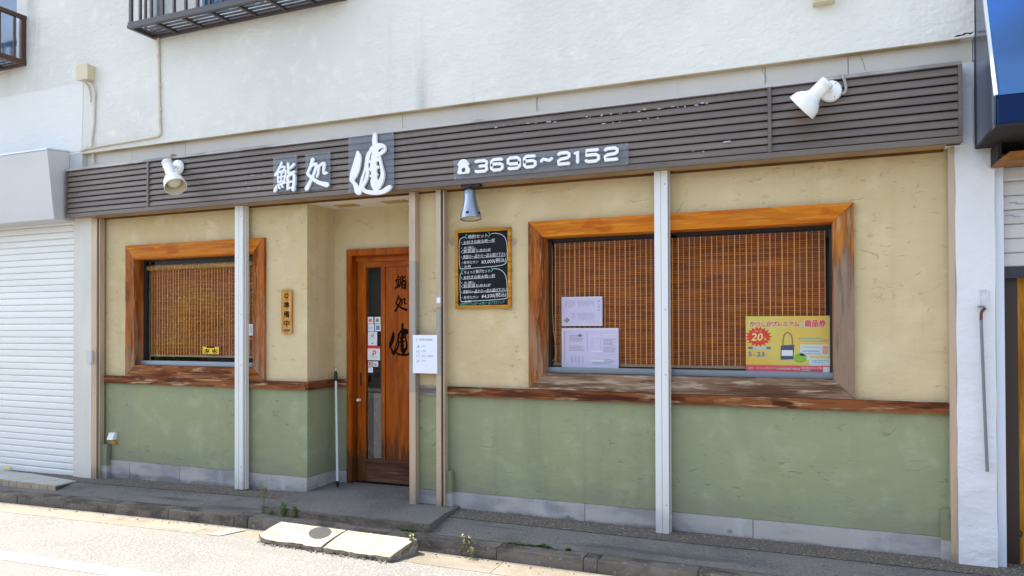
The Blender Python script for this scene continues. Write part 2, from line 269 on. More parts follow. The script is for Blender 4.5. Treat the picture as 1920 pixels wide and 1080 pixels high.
PGREEN = flat('print_green', (0.26, 0.50, 0.02), 0.5)
PNAVY = flat('print_navy', (0.06, 0.07, 0.16), 0.5)
STICKY = flat('sticker_yellow', (0.75, 0.50, 0.03), 0.4)
POLEW = mat('white_pole', (0.70, 0.72, 0.74), 0.35)
RODG = mat('grey_rod', (0.20, 0.215, 0.24), 0.4, 0.6)
RODR = flat('red_brown_grip', (0.10, 0.025, 0.02), 0.5)
LEAF = mat('weed_leaf', (0.085, 0.20, 0.022), 0.6, var=[(20.0, (0.13, 0.26, 0.03), 0.45, 0.7)], rnd=0.15)
LEAFDRY = mat('dry_weed_leaf', (0.24, 0.25, 0.07), 0.7, rnd=0.15)
LEAFY = mat('yellow_flower', (0.50, 0.44, 0.16), 0.7, rnd=0.15)
MOSS = mat('moss_green', (0.05, 0.13, 0.012), 0.9, rnd=0.2)
STEM = flat('weed_stem', (0.16, 0.14, 0.05), 0.8)
SHRUBL = mat('sunlit_shrub_leaf', (0.34, 0.42, 0.03), 0.6, rnd=0.2)
BARK = mat('bark', (0.10, 0.07, 0.045), 0.9)
HOUSEW = mat('house_wall_across', (0.22, 0.20, 0.18), 0.9)
RESID = flat('paint_residue', (0.40, 0.385, 0.36), 0.8)
CRACK = flat('hairline_crack', (0.19, 0.17, 0.15), 0.9)
RESTUB = mat('green_stub', (0.21, 0.225, 0.13), 0.85, var=[(9.0, (0.11, 0.135, 0.095), 0.45, 0.7)], bump=[(20.0, 0.3, 0.01)])

# ------------------------------------------------------------------ mesh helpers (all coordinates are world metres)
def new(): return bmesh.new()
def box(bm, x0, x1, y0, y1, z0, z1):
    v = [bm.verts.new((x, y, z)) for x in (x0, x1) for y in (y0, y1) for z in (z0, z1)]
    for f in ((0, 1, 3, 2), (4, 6, 7, 5), (0, 4, 5, 1), (2, 3, 7, 6), (0, 2, 6, 4), (1, 5, 7, 3)): bm.faces.new([v[i] for i in f])
def hexa(bm, pts):                                   # 8 points in box order (x0y0z0, x0y0z1, x0y1z0, x0y1z1, x1...)
    v = [bm.verts.new(p) for p in pts]
    for f in ((0, 1, 3, 2), (4, 6, 7, 5), (0, 4, 5, 1), (2, 3, 7, 6), (0, 2, 6, 4), (1, 5, 7, 3)): bm.faces.new([v[i] for i in f])
def prism(bm, poly, d):                              # poly: list of 3D points (planar), d: extrusion vector
    a = [bm.verts.new(p) for p in poly]; b = [bm.verts.new(Vector(p)+Vector(d)) for p in poly]
    bm.faces.new(a); bm.faces.new(list(reversed(b)))
    for i in range(len(a)):
        j = (i+1) % len(a); bm.faces.new((a[j], a[i], b[i], b[j]))
def frame_of(d):
    d = Vector(d).normalized(); u = d.orthogonal().normalized(); return d, u, d.cross(u)
def lathe(bm, p, d, prof, n=16, cap0=True, cap1=True):   # prof: (distance along d, radius)
    d, u, v = frame_of(d); p = Vector(p); rings = []
    for t, r in prof:
        rings.append([bm.verts.new(p + d*t + (u*math.cos(2*math.pi*k/n) + v*math.sin(2*math.pi*k/n))*max(r, 1e-4)) for k in range(n)])
    for a, b in zip(rings, rings[1:]):
        for k in range(n): bm.faces.new((a[k], a[(k+1) % n], b[(k+1) % n], b[k]))
    if cap0: bm.faces.new(list(reversed(rings[0])))
    if cap1: bm.faces.new(rings[-1])
def tube(bm, pts, r, n=8):
    pts = [Vector(p) for p in pts]; rings = []; pu = None
    for i, p in enumerate(pts):
        d = (pts[min(i+1, len(pts)-1)] - pts[max(i-1, 0)]).normalized()
        u = d.orthogonal().normalized() if pu is None else (pu - d*pu.dot(d)).normalized()
        pu = u; v = d.cross(u); rr = r[i] if isinstance(r, (list, tuple)) else r
        rings.append([bm.verts.new(p + (u*math.cos(2*math.pi*k/n) + v*math.sin(2*math.pi*k/n))*rr) for k in range(n)])
    for a, b in zip(rings, rings[1:]):
        for k in range(n): bm.faces.new((a[k], a[(k+1) % n], b[(k+1) % n], b[k]))
    bm.faces.new(list(reversed(rings[0]))); bm.faces.new(rings[-1])
def spline(pts, n=5):
    out = []
    m = len(pts)
    for i in range(m-1):
        p0, p1, p2, p3 = pts[max(i-1, 0)], pts[i], pts[i+1], pts[min(i+2, m-1)]
        for k in range(n):
            t = k/n
            out.append(tuple(0.5*((2*b) + (-a+c)*t + (2*a-5*b+4*c-d)*t*t + (-a+3*b-3*c+d)*t**3) for a, b, c, d in zip(p0, p1, p2, p3)))
    out.append(tuple(pts[-1])); return out
def ribbon(bm, pts, y, depth, smooth=4, fx=None):     # brush stroke (x, z, width) standing proud of plane y towards the street
    q = spline(pts, smooth) if smooth > 1 else [tuple(p) for p in pts]
    Lp, Rp = [], []
    for i, (x, z, w_) in enumerate(q):
        a = q[max(i-1, 0)]; b = q[min(i+1, len(q)-1)]
        dx, dz = b[0]-a[0], b[1]-a[1]; l = math.hypot(dx, dz) or 1
        nx, nz = -dz/l, dx/l
        Lp.append((x+nx*w_/2, z+nz*w_/2)); Rp.append((x-nx*w_/2, z-nz*w_/2))
    def capp(i, s):
        x, z, w_ = q[i]; a, b = (q[0], q[1]) if i == 0 else (q[-2], q[-1])
        dx, dz = b[0]-a[0], b[1]-a[1]; l = math.hypot(dx, dz) or 1
        return (x+s*dx/l*w_*0.4, z+s*dz/l*w_*0.4)
    outline = [capp(0, -1)] + Rp + [capp(-1, 1)] + Lp[::-1]
    f = [bm.verts.new((x, y-depth, z)) for x, z in outline]
    bk = [bm.verts.new((x, y, z)) for x, z in outline]
    m = len(outline); k = len(q)
    R_ = list(range(1, 1+k)); L_ = [m-1-i for i in range(k)]
    bm.faces.new((f[0], f[R_[0]], f[L_[0]])); bm.faces.new((f[k+1], f[L_[-1]], f[R_[-1]]))
    for i in range(k-1): bm.faces.new((f[R_[i]], f[R_[i+1]], f[L_[i+1]], f[L_[i]]))
    if depth > 0.0008:
        for i in range(m):
            j = (i+1) % m; bm.faces.new((f[j], f[i], bk[i], bk[j]))
    else:
        for v in bk: bm.verts.remove(v)
def strokes(bm, sts, origin, sx, sz, y, depth, smooth=4):   # stroke list in drawing units (x right, y down)
    for i, st in enumerate(sts):
        ribbon(bm, [(origin[0]+a*sx, origin[1]-b*sz, c*(sx+sz)/2) for a, b, c in st], y, depth+0.0004*(i+1), smooth)
def wall(bm, x0, x1, z0, z1, y0, y1, holes=()):
    xs = sorted({x0, x1, *[v for h in holes for v in h[:2] if x0 < v < x1]}); zs = sorted({z0, z1, *[v for h in holes for v in h[2:] if z0 < v < z1]})
    for a, b in zip(xs, xs[1:]):
        for c, d in zip(zs, zs[1:]):
            mx, mz = (a+b)/2, (c+d)/2
            if not any(h[0] < mx < h[1] and h[2] < mz < h[3] for h in holes): box(bm, a, b, y0, y1, c, d)
def sheet(bm, x0, x1, y0, y1, zf, nx=1, ny=1):
    g = [[bm.verts.new((x0+(x1-x0)*i/nx, y0+(y1-y0)*j/ny, zf(x0+(x1-x0)*i/nx, y0+(y1-y0)*j/ny))) for j in range(ny+1)] for i in range(nx+1)]
    for i in range(nx):
        for j in range(ny): bm.faces.new((g[i][j], g[i+1][j], g[i+1][j+1], g[i][j+1]))
_txt = {}
def glyphs(s):
    if s in _txt: return _txt[s]
    c = bpy.data.curves.new('text', 'FONT'); c.body = s; c.resolution_u = 2
    o = bpy.data.objects.new('text', c); COL.objects.link(o); bpy.context.view_layer.update()
    e = o.evaluated_get(bpy.context.evaluated_depsgraph_get()); m = e.to_mesh()
    vs_ = [(v.co.x, v.co.y) for v in m.vertices]; fs = [tuple(p.vertices) for p in m.polygons]
    e.to_mesh_clear(); bpy.data.objects.remove(o); bpy.data.curves.remove(c)
    _txt[s] = (vs_, fs); return _txt[s]
def text(bm, s, x0, x1, z0, z1, y, shear=0.0, skew=0.0, bold=0.0):       # the words fitted into a rectangle of plane y (facing the street)
    vs_, fs = glyphs(s)
    if not vs_: return
    ax, bx = min(v[0] for v in vs_), max(v[0] for v in vs_); az, bz = min(v[1] for v in vs_), max(v[1] for v in vs_)
    for k, (ox, oz) in enumerate(((0, 0),) if not bold else ((-bold, 0), (bold, 0), (0, -bold), (0, bold))):
        V = []
        for u, t in vs_:
            fu, ft = (u-ax)/(bx-ax or 1), (t-az)/(bz-az or 1)
            V.append(bm.verts.new((x0+fu*(x1-x0)+shear*(ft-0.5)*(z1-z0)+ox, y-0.0003*k, z0+ft*(z1-z0)+skew*(fu-0.5)*(x1-x0)+oz)))
        for f in fs:
            try: bm.faces.new([V[i] for i in f])
            except ValueError: pass

def root_loc(o):
    while o.parent: o = o.parent
    return o.location
def build(name, bm, m, parent=None, bevel=0.0, smooth=None, loc=None, label=None, kind=None, fix=True):
    if bevel:
        es = [e for e in bm.edges if len(e.link_faces) == 2 and e.calc_face_angle(0) > 0.6]
        if es: bmesh.ops.bevel(bm, geom=es, offset=bevel, segments=1, profile=0.5, affect='EDGES', clamp_overlap=True)
    if fix: bmesh.ops.recalc_face_normals(bm, faces=bm.faces)
    o_ = Vector(loc) if loc is not None else (root_loc(parent).copy() if parent else Vector((0, 0, 0)))
    bmesh.ops.translate(bm, verts=bm.verts, vec=-o_)
    me = bpy.data.meshes.new(name); bm.to_mesh(me); bm.free()
    if smooth:
        me.polygons.foreach_set('use_smooth', [True]*len(me.polygons)); me.set_sharp_from_angle(angle=R(smooth))
    me.materials.append(m)
    o = bpy.data.objects.new(name, me); COL.objects.link(o)
    if parent: o.parent = parent
    else: o.location = o_
    if label: o['label'] = label
    if kind: o['kind'] = kind
    return o
def thing(name, label, cat, loc, group=None):
    o = bpy.data.objects.new(name, None); COL.objects.link(o); o.location = loc; o.empty_display_size = 0.1
    o['label'] = label; o['category'] = cat
    if group: o['group'] = group
    return o
def tag(o, label, cat, group=None):
    o['label'] = label; o['category'] = cat
    if group: o['group'] = group
    return o
def bxo(name, dims, m, parent=None, bevel=0.0, **k):
    bm = new(); box(bm, *dims); return build(name, bm, m, parent, bevel, **k)

# ================================================================== GROUND
XS = [-60, -8.0, -4.0, 60]
def strip(bm, y0, y1, zf):
    ys = [y0, y1]
    g = [[bm.verts.new((x, y, zf(x, y))) for y in ys] for x in XS]
    for i in range(len(XS)-1): bm.faces.new((g[i][0], g[i+1][0], g[i+1][1], g[i][1]))
bm = new(); sheet(bm, -700, 700, -700, 700, lambda x, y: -0.3); build('ground', bm, GROUND, kind='structure', fix=False)
bm = new(); strip(bm, -8.0, -0.70, lambda x, y: drop(x)); build('road', bm, ROAD, kind='structure', fix=False)
bm = new(); strip(bm, -0.64, 0.60, lambda x, y: 0.085+drop(x)+(y+0.64)*0.036); build('pavement', bm, WALK, kind='structure', fix=False)
bm = new(); strip(bm, -0.235, 0.02, lambda x, y: 0.089+drop(x)+(y+0.64)*0.036); ag = build('pavement_edging', bm, AGGR, kind='structure', fix=False)
# gutter of concrete slabs beside the kerb
gut = bpy.data.objects.new('gutter', None); COL.objects.link(gut); gut['kind'] = 'structure'; gut.location = (-3, -0.85, 0)
gx = -13.0
gcuts = []
while gx < 3.0:
    ln = random.choice((0.6, 1.2, 0.6, 1.2, 0.9)); gcuts.append((gx, gx+ln)); gx += ln
for a, b in gcuts:
    bm = new(); za, zb = drop(a+0.004), drop(b-0.004); x0, x1 = a+0.002, b-0.002
    hexa(bm, [(x0, -0.985, za-0.05), (x0, -0.985, za+0.002), (x0, -0.766, za-0.05), (x0, -0.766, za+0.009), (x1, -0.985, zb-0.05), (x1, -0.985, zb+0.002), (x1, -0.766, zb-0.05), (x1, -0.766, zb+0.009)])
    build('gutter_slab', bm, GUTTER, gut)
# kerb of single stones
kerb = bpy.data.objects.new('kerb', None); COL.objects.link(kerb); kerb['kind'] = 'structure'; kerb.location = (-3, -0.7, 0)
cuts = [-12.6+0.6*i for i in range(14)] + [-4.13, -4.0, -3.4, -2.8, -2.2, -1.96, -1.38, -1.29, -0.69, -0.09, 0.51, 1.11, 1.71, 2.3]
cuts = sorted(c for c in cuts if c < -4.5 or c >= -4.13)
for a, b in zip(cuts, cuts[1:]):
    bm = new(); da, db = drop(a), drop(b); j = random.uniform(-0.003, 0.003); x0, x1 = a+0.0018, b-0.0018
    hexa(bm, [(x0, -0.76+j, da-0.1), (x0, -0.745+j, da+0.083), (x0, -0.632, da-0.1), (x0, -0.632, da+0.087), (x1, -0.76+j, db-0.1), (x1, -0.745+j, db+0.083), (x1, -0.632, db-0.1), (x1, -0.632, db+0.087)])
    bmesh.ops.subdivide_edges(bm, edges=bm.edges, cuts=3, use_grid_fill=True)
    for v in bm.verts:
        nn = mnoise.noise(v.co*9.0); v.co.y += nn*0.005; v.co.z += mnoise.noise(v.co*11+Vector((5, 2, 1)))*0.003
    build('kerb_stone', bm, KERB, kerb, bevel=0.004, smooth=40)
bm = new(); strip(bm, -0.6385, -0.6275, lambda x, y: 0.0895+drop(x)); build('kerb_joint', bm, MORTAR, kind='structure', fix=False)
rg = random.Random(11); bm = new()
for i in range(260):
    x = rg.uniform(-8, 1.2); y = -0.768-abs(rg.gauss(0, .05)) if rg.random() < .7 else -0.008-abs(rg.gauss(0, .02)); z = (0.012 if y < -0.7 else 0.110)+drop(x); q = rg.uniform(.0022, .007)
    bmesh.ops.create_icosphere(bm, subdivisions=1, radius=q, matrix=Matrix.Translation((x, y, z+q*.2)) @ Matrix.Diagonal((rg.uniform(.8, 1.6), rg.uniform(.8, 1.4), rg.uniform(.4, .8), 1)))
build('grit', bm, SLABEDGE, kind='stuff')
# painted edge line, and the short pale bar over the gutter
bm = new(); g = []
for x in [-14, -8.0, -4.0, 6]: g.append([bm.verts.new((x, y, drop(x)+0.0025)) for y in (-1.90, -1.77)])
for i in range(3): bm.faces.new((g[i][0], g[i+1][0], g[i+1][1], g[i][1]))
build('road_line', bm, LINE, kind='structure', fix=False)
bm = new(); a = [PZ(365, 1008, 0.0), PZ(392, 1012, 0.0), PZ(462, 996, 0.0), PZ(437, 992, 0.0)]
a = [Vector((p.x, max(p.y, -0.983), 0)) for p in a]; bm.faces.new([bm.verts.new((p.x, p.y, drop(p.x)+0.0042+0.032*(p.y+0.985))) for p in a]); build('gutter_paint_bar', bm, mat('worn_pale_paint', (0.29, 0.27, 0.235), 0.9, var=[(12.0, (0.22, 0.19, 0.15), 0.45, 0.7)]), kind='structure')

# entrance step
st = thing('entrance_step', 'low concrete entrance step in front of the wooden door', 'step', (-3.2, -0.3, 0.1))
bm = new()
prof = [(-0.615, 0.142), (-0.30, 0.132), (0.02, 0.124), (0.40, 0.138)]
pl_, pr_ = [(-3.985, -0.615), (-4.075, -0.27), (-4.039, 0.0), (-4.039, 0.40)], [(-2.522, -0.615), (-2.585, -0.285), (-2.60, -0.012), (-2.60, 0.40)]
L_, R_ = [], []
for (y, z), a, b in zip(prof, pl_, pr_):
    L_.append([bm.verts.new((a[0], a[1], 0.0)), bm.verts.new((a[0], a[1], z-0.004))]); R_.append([bm.verts.new((b[0], b[1], 0.0)), bm.verts.new((b[0], b[1], z+0.006))])
for i in range(3):
    bm.faces.new((L_[i][1], R_[i][1], R_[i+1][1], L_[i+1][1])); bm.faces.new((L_[i][0], L_[i][1], L_[i+1][1], L_[i+1][0])); bm.faces.new((R_[i][0], R_[i+1][0], R_[i+1][1], R_[i][1])); bm.faces.new((L_[i][0], L_[i+1][0], R_[i+1][0], R_[i][0]))
bm.faces.new((L_[0][0], R_[0][0], R_[0][1], L_[0][1])); bm.faces.new((L_[3][0], L_[3][1], R_[3][1], R_[3][0]))
build('step_tread', bm, WALK, st, bevel=0.008)
bm = new(); prism(bm, [(-3.98, -0.6195, 0.085), (-2.525, -0.6195, 0.085), (-2.525, -0.6195, 0.138), (-3.98, -0.6195, 0.126)], (0, 0.003, 0)); build('step_riser', bm, mat('step_riser_concrete', (0.165, 0.135, 0.105), 0.92, spec=0.2, var=[(70.0, (0.25, 0.205, 0.155), 0.53, 0.66, 2.0), ((5, 5, 9), (0.10, 0.082, 0.062), 0.45, 0.68)], bump=[('80', 0.6, 0.008)]), st)

# ================================================================== THE SHOP BUILDING
shop = thing('shop_building', 'cream and green plastered sushi shop under a white upper storey', 'building', (-3.0, 0.5, 0.1))
LW = (-6.018, -4.597, 1.15, 2.155); BWN = (-1.903, 0.047, 1.165, 2.163)
ZR0, ZR1, ZP, ZT = 0.975, 1.045, 0.238, 2.562
DR = (-3.845, -3.0, 0.135, 2.135)
bm = new()
wall(bm, -6.50, -4.04, ZR1, ZT, 0.0, 0.16, [LW]); build('cream_wall', bm, CREAM, shop)
bm = new(); wall(bm, -2.70, 0.69, ZR1, ZT, 0.0, 0.16, [BWN]); build('cream_wall', bm, CREAM, shop)
bm = new(); box(bm, -2.985, -2.70, -0.02, 0.36, ZR1, ZT); build('cream_pier', bm, CREAM, shop)
bm = new(); box(bm, -4.10, -4.04, 0.16, 0.38, ZR1, ZT); wall(bm, -4.04, -2.90, ZR1, 2.60, 0.38, 0.50, [(DR[0]-0.02, -2.9, 0.0, DR[3]+0.02)]); build('recess_wall', bm, CREAM, shop)
bm = new(); box(bm, -6.50, -4.04, 0.0, 0.16, ZP, ZR0); build('green_wall', bm, GREEN, shop)
bm = new(); box(bm, -2.70, 0.69, 0.0, 0.16, ZP, ZR0); build('green_wall', bm, GREEN, shop)
bm = new(); box(bm, -2.985, -2.70, -0.02, 0.36, ZP, ZR0); build('green_pier', bm, GREEN, shop)
bm = new(); box(bm, -4.10, -4.04, 0.16, 0.38, ZP, ZR0); box(bm, -4.04, -3.89, 0.38, 0.50, ZP, ZR0); build('recess_green_wall', bm, GREEN, shop)
for x0, x1, y0 in ((-6.50, -6.105, 0.0), (-6.10, -5.47, 0.0), (-5.465, -4.04, 0.0), (-2.70, -1.60, 0.0), (-1.596, -0.45, 0.0), (-0.446, 0.69, 0.0), (-2.985, -2.704, -0.02)):
    bm = new(); box(bm, x0, x1, y0-0.006, 0.16, 0.0, ZP-0.003); build('plinth_block', bm, PLINTH, shop, bevel=0.004)
bm = new(); box(bm, -4.10, -4.034, 0.162, 0.38, 0.0, ZP-0.003); build('plinth_block', bm, PLINTH, shop)
bm = new(); box(bm, -4.034, -3.90, 0.374, 0.50, 0.0, ZP-0.003); build('plinth_block', bm, PLINTH, shop)
def rail(x0, x1, y0, y1, m):
    bm = new(); box(bm, x0, x1, y0, y1, ZR0, ZR1); build('timber_rail', bm, m, shop, bevel=0.005)
rail(-6.50, -4.04, -0.028, 0.10, W_RAIL); rail(-2.70, 0.69, -0.034, 0.10, W_RAIL); rail(-2.94, -2.76, -0.032, 0.10, W_RAILG)
bm = new(); box(bm, -4.038, -4.012, -0.026, 0.38, ZR0, ZR1); build('timber_rail', bm, W_RAIL, shop, bevel=0.004)
bm = new(); box(bm, -4.012, -3.892, 0.352, 0.42, ZR0, ZR1); build('timber_rail', bm, W_RAIL, shop, bevel=0.004)
# painted stubs at the feet of the shutter rails
for x0, x1, z1 in ((-6.435, -6.352, 0.385), (-2.70, -2.645, 0.40), (0.628, 0.688, 0.41)):
    bm = new(); box(bm, x0, x1, -0.055, -0.007, 0.235+(drop(x0)), z1); build('wall_stub', bm, RESTUB, shop, bevel=0.006)
    bm = new(); box(bm, x0+0.003, x1-0.003, -0.050, -0.007, 0.05, 0.233+drop(x0)); build('wall_stub', bm, PLINTH, shop, bevel=0.006)
# entrance ceiling
bm = new(); wall(bm, -4.04, -2.985, 0.0, 0.38, 2.556, 2.60)
for v in bm.verts: v.co.y, v.co.z = v.co.z, v.co.y
ceil = build('entrance_ceiling', bm, CEIL, shop)
for vx0, vx1 in ((-3.90, -3.70), (-3.42, -3.20)):
    bm = new(); box(bm, vx0, vx1, 0.165, 0.285, 2.550, 2.5555); build('ceiling_vent', bm, VENTB, ceil)
# beam band between the fascia and the upper storey
bx = [-6.60, -6.0, -5.33, -3.06, -1.93, -0.35, 0.14, 0.806]
for a, b in zip(bx, bx[1:]):
    bm = new(); box(bm, a+0.002, b-0.002, -0.075, 0.10, 2.90, 3.20); build('beam_panel', bm, BEAM, shop, bevel=0.002)
# upper storey with openings behind the two window guards
bm = new(); box(bm, -6.58, 0.74, -0.1285, -0.0755, 3.1805, 3.1848); build('drip_edge', bm, mat('stained_drip_edge', (0.52, 0.43, 0.27), 0.85, var=[((2, 2, 2), (0.34, 0.24, 0.11), 0.45, 0.7)]), shop)
OPL = (-9.6, -7.545, 4.16, 5.2); OPM = (-5.16, -3.62, 4.24, 5.4)
bm = new(); wall(bm, -13.0, 0.808, 3.185, 5.95, -0.13, 0.10, [OPL, OPM]); up = build('upper_wall', bm, UPPER, shop)
bm = new(); box(bm, -13.0, 0.808, -0.325, 5.5, 5.95, 6.02); build('unseen_shadow_eave', bm, BEAM, shop)  # unseen eave, its reach set so the building's shadow ends at the kerb
bm = new(); prism(bm, [(-11.0, -0.131, 3.215), (-6.60, -0.131, 3.215), (-6.58, -0.131, 3.87), (-11.0, -0.131, 3.86)], (0, -0.002, 0)); build('render_patch', bm, PATCH, shop)
# broken, dark crack at the right end of the upper wall's lower edge
bm = new(); q = [(1790, 69, 0.004), (1797, 67, 0.010), (1803, 66, 0.006), (1808, 64, 0.011), (1814, 62, 0.006), (1819, 63, 0.010), (1824, 60, 0.005)]
ribbon(bm, [(P(x, y, -0.13).x, P(x, y, -0.13).z, w_) for x, y, w_ in q], -0.130, 0.0006, 3); build('wall_crack', bm, SLOT, shop)
for pts in ([(1433, 121), (1429, 131), (1436, 143), (1437, 153)], [(1608, 99), (1616, 110), (1620, 122), (1622, 132)], [(1004, 176), (1008, 182), (1007, 195), (1010, 208)]):
    bm = new(); ribbon(bm, [(P(x, y, -0.075).x, P(x, y, -0.075).z, 0.0026) for x, y in pts], -0.0755, 0.0006, 3); build('beam_crack', bm, CRACK, shop)
bm = new(); box(bm, -13.0, 0.80, 5.4, 5.5, -0.2, 6.0); box(bm, -13.0, -12.9, 0.1, 5.4, -0.2, 6.0); box(bm, 0.72, 0.80, 0.52, 5.4, -0.2, 6.0); build('rear_wall', bm, HOUSEW, shop)
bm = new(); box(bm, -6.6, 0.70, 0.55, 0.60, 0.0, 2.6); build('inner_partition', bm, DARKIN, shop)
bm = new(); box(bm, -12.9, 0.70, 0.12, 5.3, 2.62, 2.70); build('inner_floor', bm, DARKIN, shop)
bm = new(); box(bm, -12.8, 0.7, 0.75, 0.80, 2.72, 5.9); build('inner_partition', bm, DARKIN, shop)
# pillars either side
bm = new(); box(bm, 0.712, 0.908, -0.085, 0.30, -0.1, 3.05)
bmesh.ops.subdivide_edges(bm, edges=[e for e in bm.edges if abs(e.verts[0].co.z-e.verts[1].co.z) > 1], cuts=60)
bmesh.ops.subdivide_edges(bm, edges=[e for e in bm.edges if abs(e.verts[0].co.x-e.verts[1].co.x) > .1], cuts=5)
for v in bm.verts:
    k = max(0.15, 1.0-v.co.z/1.1)
    v.co.y += mnoise.noise(v.co*7.0)*0.012*k + mnoise.noise(v.co*22.0)*0.005*k; v.co.x += mnoise.noise(v.co*6.0+Vector((9, 9, 9)))*0.004
build('white_pillar', bm, PILLAR, shop, smooth=70)
bm = new(); box(bm, -6.70, -6.523, -0.085, 0.20, -0.15, 2.70); build('cream_pillar', bm, PILLARL, shop, bevel=0.006)
bm = new(); box(bm, 0.660, 0.80, -0.10, 0.0, 2.566, 2.90); build('soffit_end', bm, PILLAR, shop)

# ---- windows
def miter_frame(par, hole, outer, y0, y1, mats, tag_low=None):
    x0, x1, z0, z1 = hole; X0, X1, Z0, Z1 = outer; g = 0.0012
    parts = {'top': [(X0, Z1), (X1, Z1), (x1, z1), (x0, z1)], 'bot': [(X0, Z0), (x0, z0), (x1, z0), (X1, Z0)], 'left': [(X0, Z0+g*2), (X0, Z1-g*2), (x0-g, z1), (x0-g, z0)], 'right': [(X1, Z0+g*2), (x1+g, z0), (x1+g, z1), (X1, Z1-g*2)]}
    for k, poly in parts.items():
        bm = new(); dy = 0.0 if k in ('top', 'bot') else 0.003
        prism(bm, [(x, y0+dy, z) for x, z in poly], (0, y1-y0-dy, 0))
        build('frame_board', bm, mats[k], par, bevel=0.004)
def window(hole, outer, mats, sill_m, yg, revl):
    x0, x1, z0, z1 = hole
    bm = new(); t = 0.022
    box(bm, x0, x1, yg-0.02, yg+0.03, z1-t, z1); box(bm, x0, x0+t, yg-0.02, yg+0.03, z0, z1-t); box(bm, x1-t, x1, yg-0.02, yg+0.03, z0, z1-t)
    win = build('window', bm, SASH, shop)
    miter_frame(win, hole, outer, -0.034, 0.06, mats)
    bm = new(); box(bm, x0+0.001, x1-0.001, yg-0.05, yg+0.03, z0+0.004, z0+0.042); build('sill_bar', bm, sill_m, win, bevel=0.006)
    bm = new(); box(bm, x0+t, x1-t, yg-0.003, yg+0.003, z0+0.042, z1-t); build('pane', bm, PANE, win)
    bm = new(); box(bm, x0-0.0008, x0+0.006, -0.022, 0.0695, z0+0.001, z1-0.0065); build('reveal_board', bm, W_SIDE, win)
    bm = new(); box(bm, x1-0.006, x1+0.0008, -0.022, 0.0695, z0+0.001, z1-0.0065); build('reveal_board', bm, W_SIDE, win)
    bm = new(); box(bm, x0, x1, -0.024, 0.0695, z1-0.006, z1+0.0008); build('reveal_board', bm, W_TOP, win)
    bm = new(); box(bm, x0, x1, -0.024, 0.038, z0-0.0008, z0+0.003); build('reveal_board', bm, mats['bot'], win)
    return win
YG = 0.09
window(LW, (-6.135, -4.474, ZR1+0.001, 2.283), dict(top=W_TOP, left=W_SIDE, right=W_SIDE, bot=W_LOWB), SASHB, YG, 0)
window(BWN, (-2.018, 0.167, ZR1+0.003, 2.278), dict(top=W_TOP, left=W_SIDE, right=W_SIDEW, bot=W_LOWW), SASHG, YG, 0)
# upper windows
def upwin(op, mm, curtain):
    x0, x1, z0, z1 = op
    bm = new(); wall(bm, x0, x1, z0, z1, -0.10, -0.03, [(x0+0.05, (x0+x1)/2-0.02, z0+0.05, z1-0.05), ((x0+x1)/2+0.02, x1-0.05, z0+0.05, z1-0.05)])
    wn = build('upper_window', bm, ALUW, shop)
    bm = new(); box(bm, x0+0.05, x1-0.05, -0.07, -0.062, z0+0.05, z1-0.05); build('pane', bm, mm, wn)
upwin(OPL, PANEUP, 0); upwin(OPM, CURTAIN, 0)

# ---- door
bm = new(); wall(bm, -3.892, -2.93, 0.118, 2.188, 0.352, 0.47, [(-3.842, -2.96, 0.0, 2.132)])
df = build('door_frame', bm, W_DOOR, shop, bevel=0.003)
bm = new(); box(bm, -3.842, -2.96, 0.42, 0.425, 2.08, 2.132); build('head_board', bm, W_DOORX, df)
YD = 0.43
bm = new(); box(bm, -3.83, -3.742, YD, YD+0.04, 0.147, 2.10); door = build('door', bm, W_DOOR, shop, bevel=0.003)
bm = new(); box(bm, -3.741, -3.00, YD+0.002, YD+0.04, 2.03, 2.10); build('door_rail', bm, W_DOORX, door, bevel=0.003)
bm = new(); box(bm, -3.741, -3.00, YD+0.002, YD+0.04, 0.147, 0.345); build('door_rail', bm, W_DOORLOW, door, bevel=0.003)
bm = new(); box(bm, -3.586, -3.548, YD+0.001, YD+0.04, 0.346, 2.029); build('door_stile', bm, W_DOOR, door, bevel=0.003)
for a, b in ((-3.547, -3.42), (-3.4185, -3.27), (-3.2685, -3.00)):
    bm = new(); box(bm, a, b, YD+0.012, YD+0.035, 0.346, 2.029); build('door_plank', bm, W_DOOR, door, bevel=0.002)
bm = new(); box(bm, -3.741, -3.587, YD+0.016, YD+0.022, 0.346, 2.029); build('door_pane', bm, PANE, door)
bm = new(); box(bm, -3.741, -3.587, YD+0.014, YD+0.026, 0.925, 0.94); build('pane_bar', bm, SASH, door)
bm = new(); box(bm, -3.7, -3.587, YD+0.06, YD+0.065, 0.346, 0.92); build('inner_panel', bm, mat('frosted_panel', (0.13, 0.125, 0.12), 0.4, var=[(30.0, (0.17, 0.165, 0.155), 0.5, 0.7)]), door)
a = P(676, 710, YD); bm = new(); box(bm, a.x-0.006, a.x+0.012, YD-0.0015, YD+0.001, a.z-0.06, a.z+0.055); build('door_pull', bm, SLOT, door, bevel=0.001)
a = P(675, 750, YD); bm = new(); lathe(bm, (a.x, YD, a.z), (-0.25, -1, 0), [(0, 0.013), (0.03, 0.013), (0.034, 0.009)], 12); build('lock_knob', bm, WHITEP, door, smooth=40)

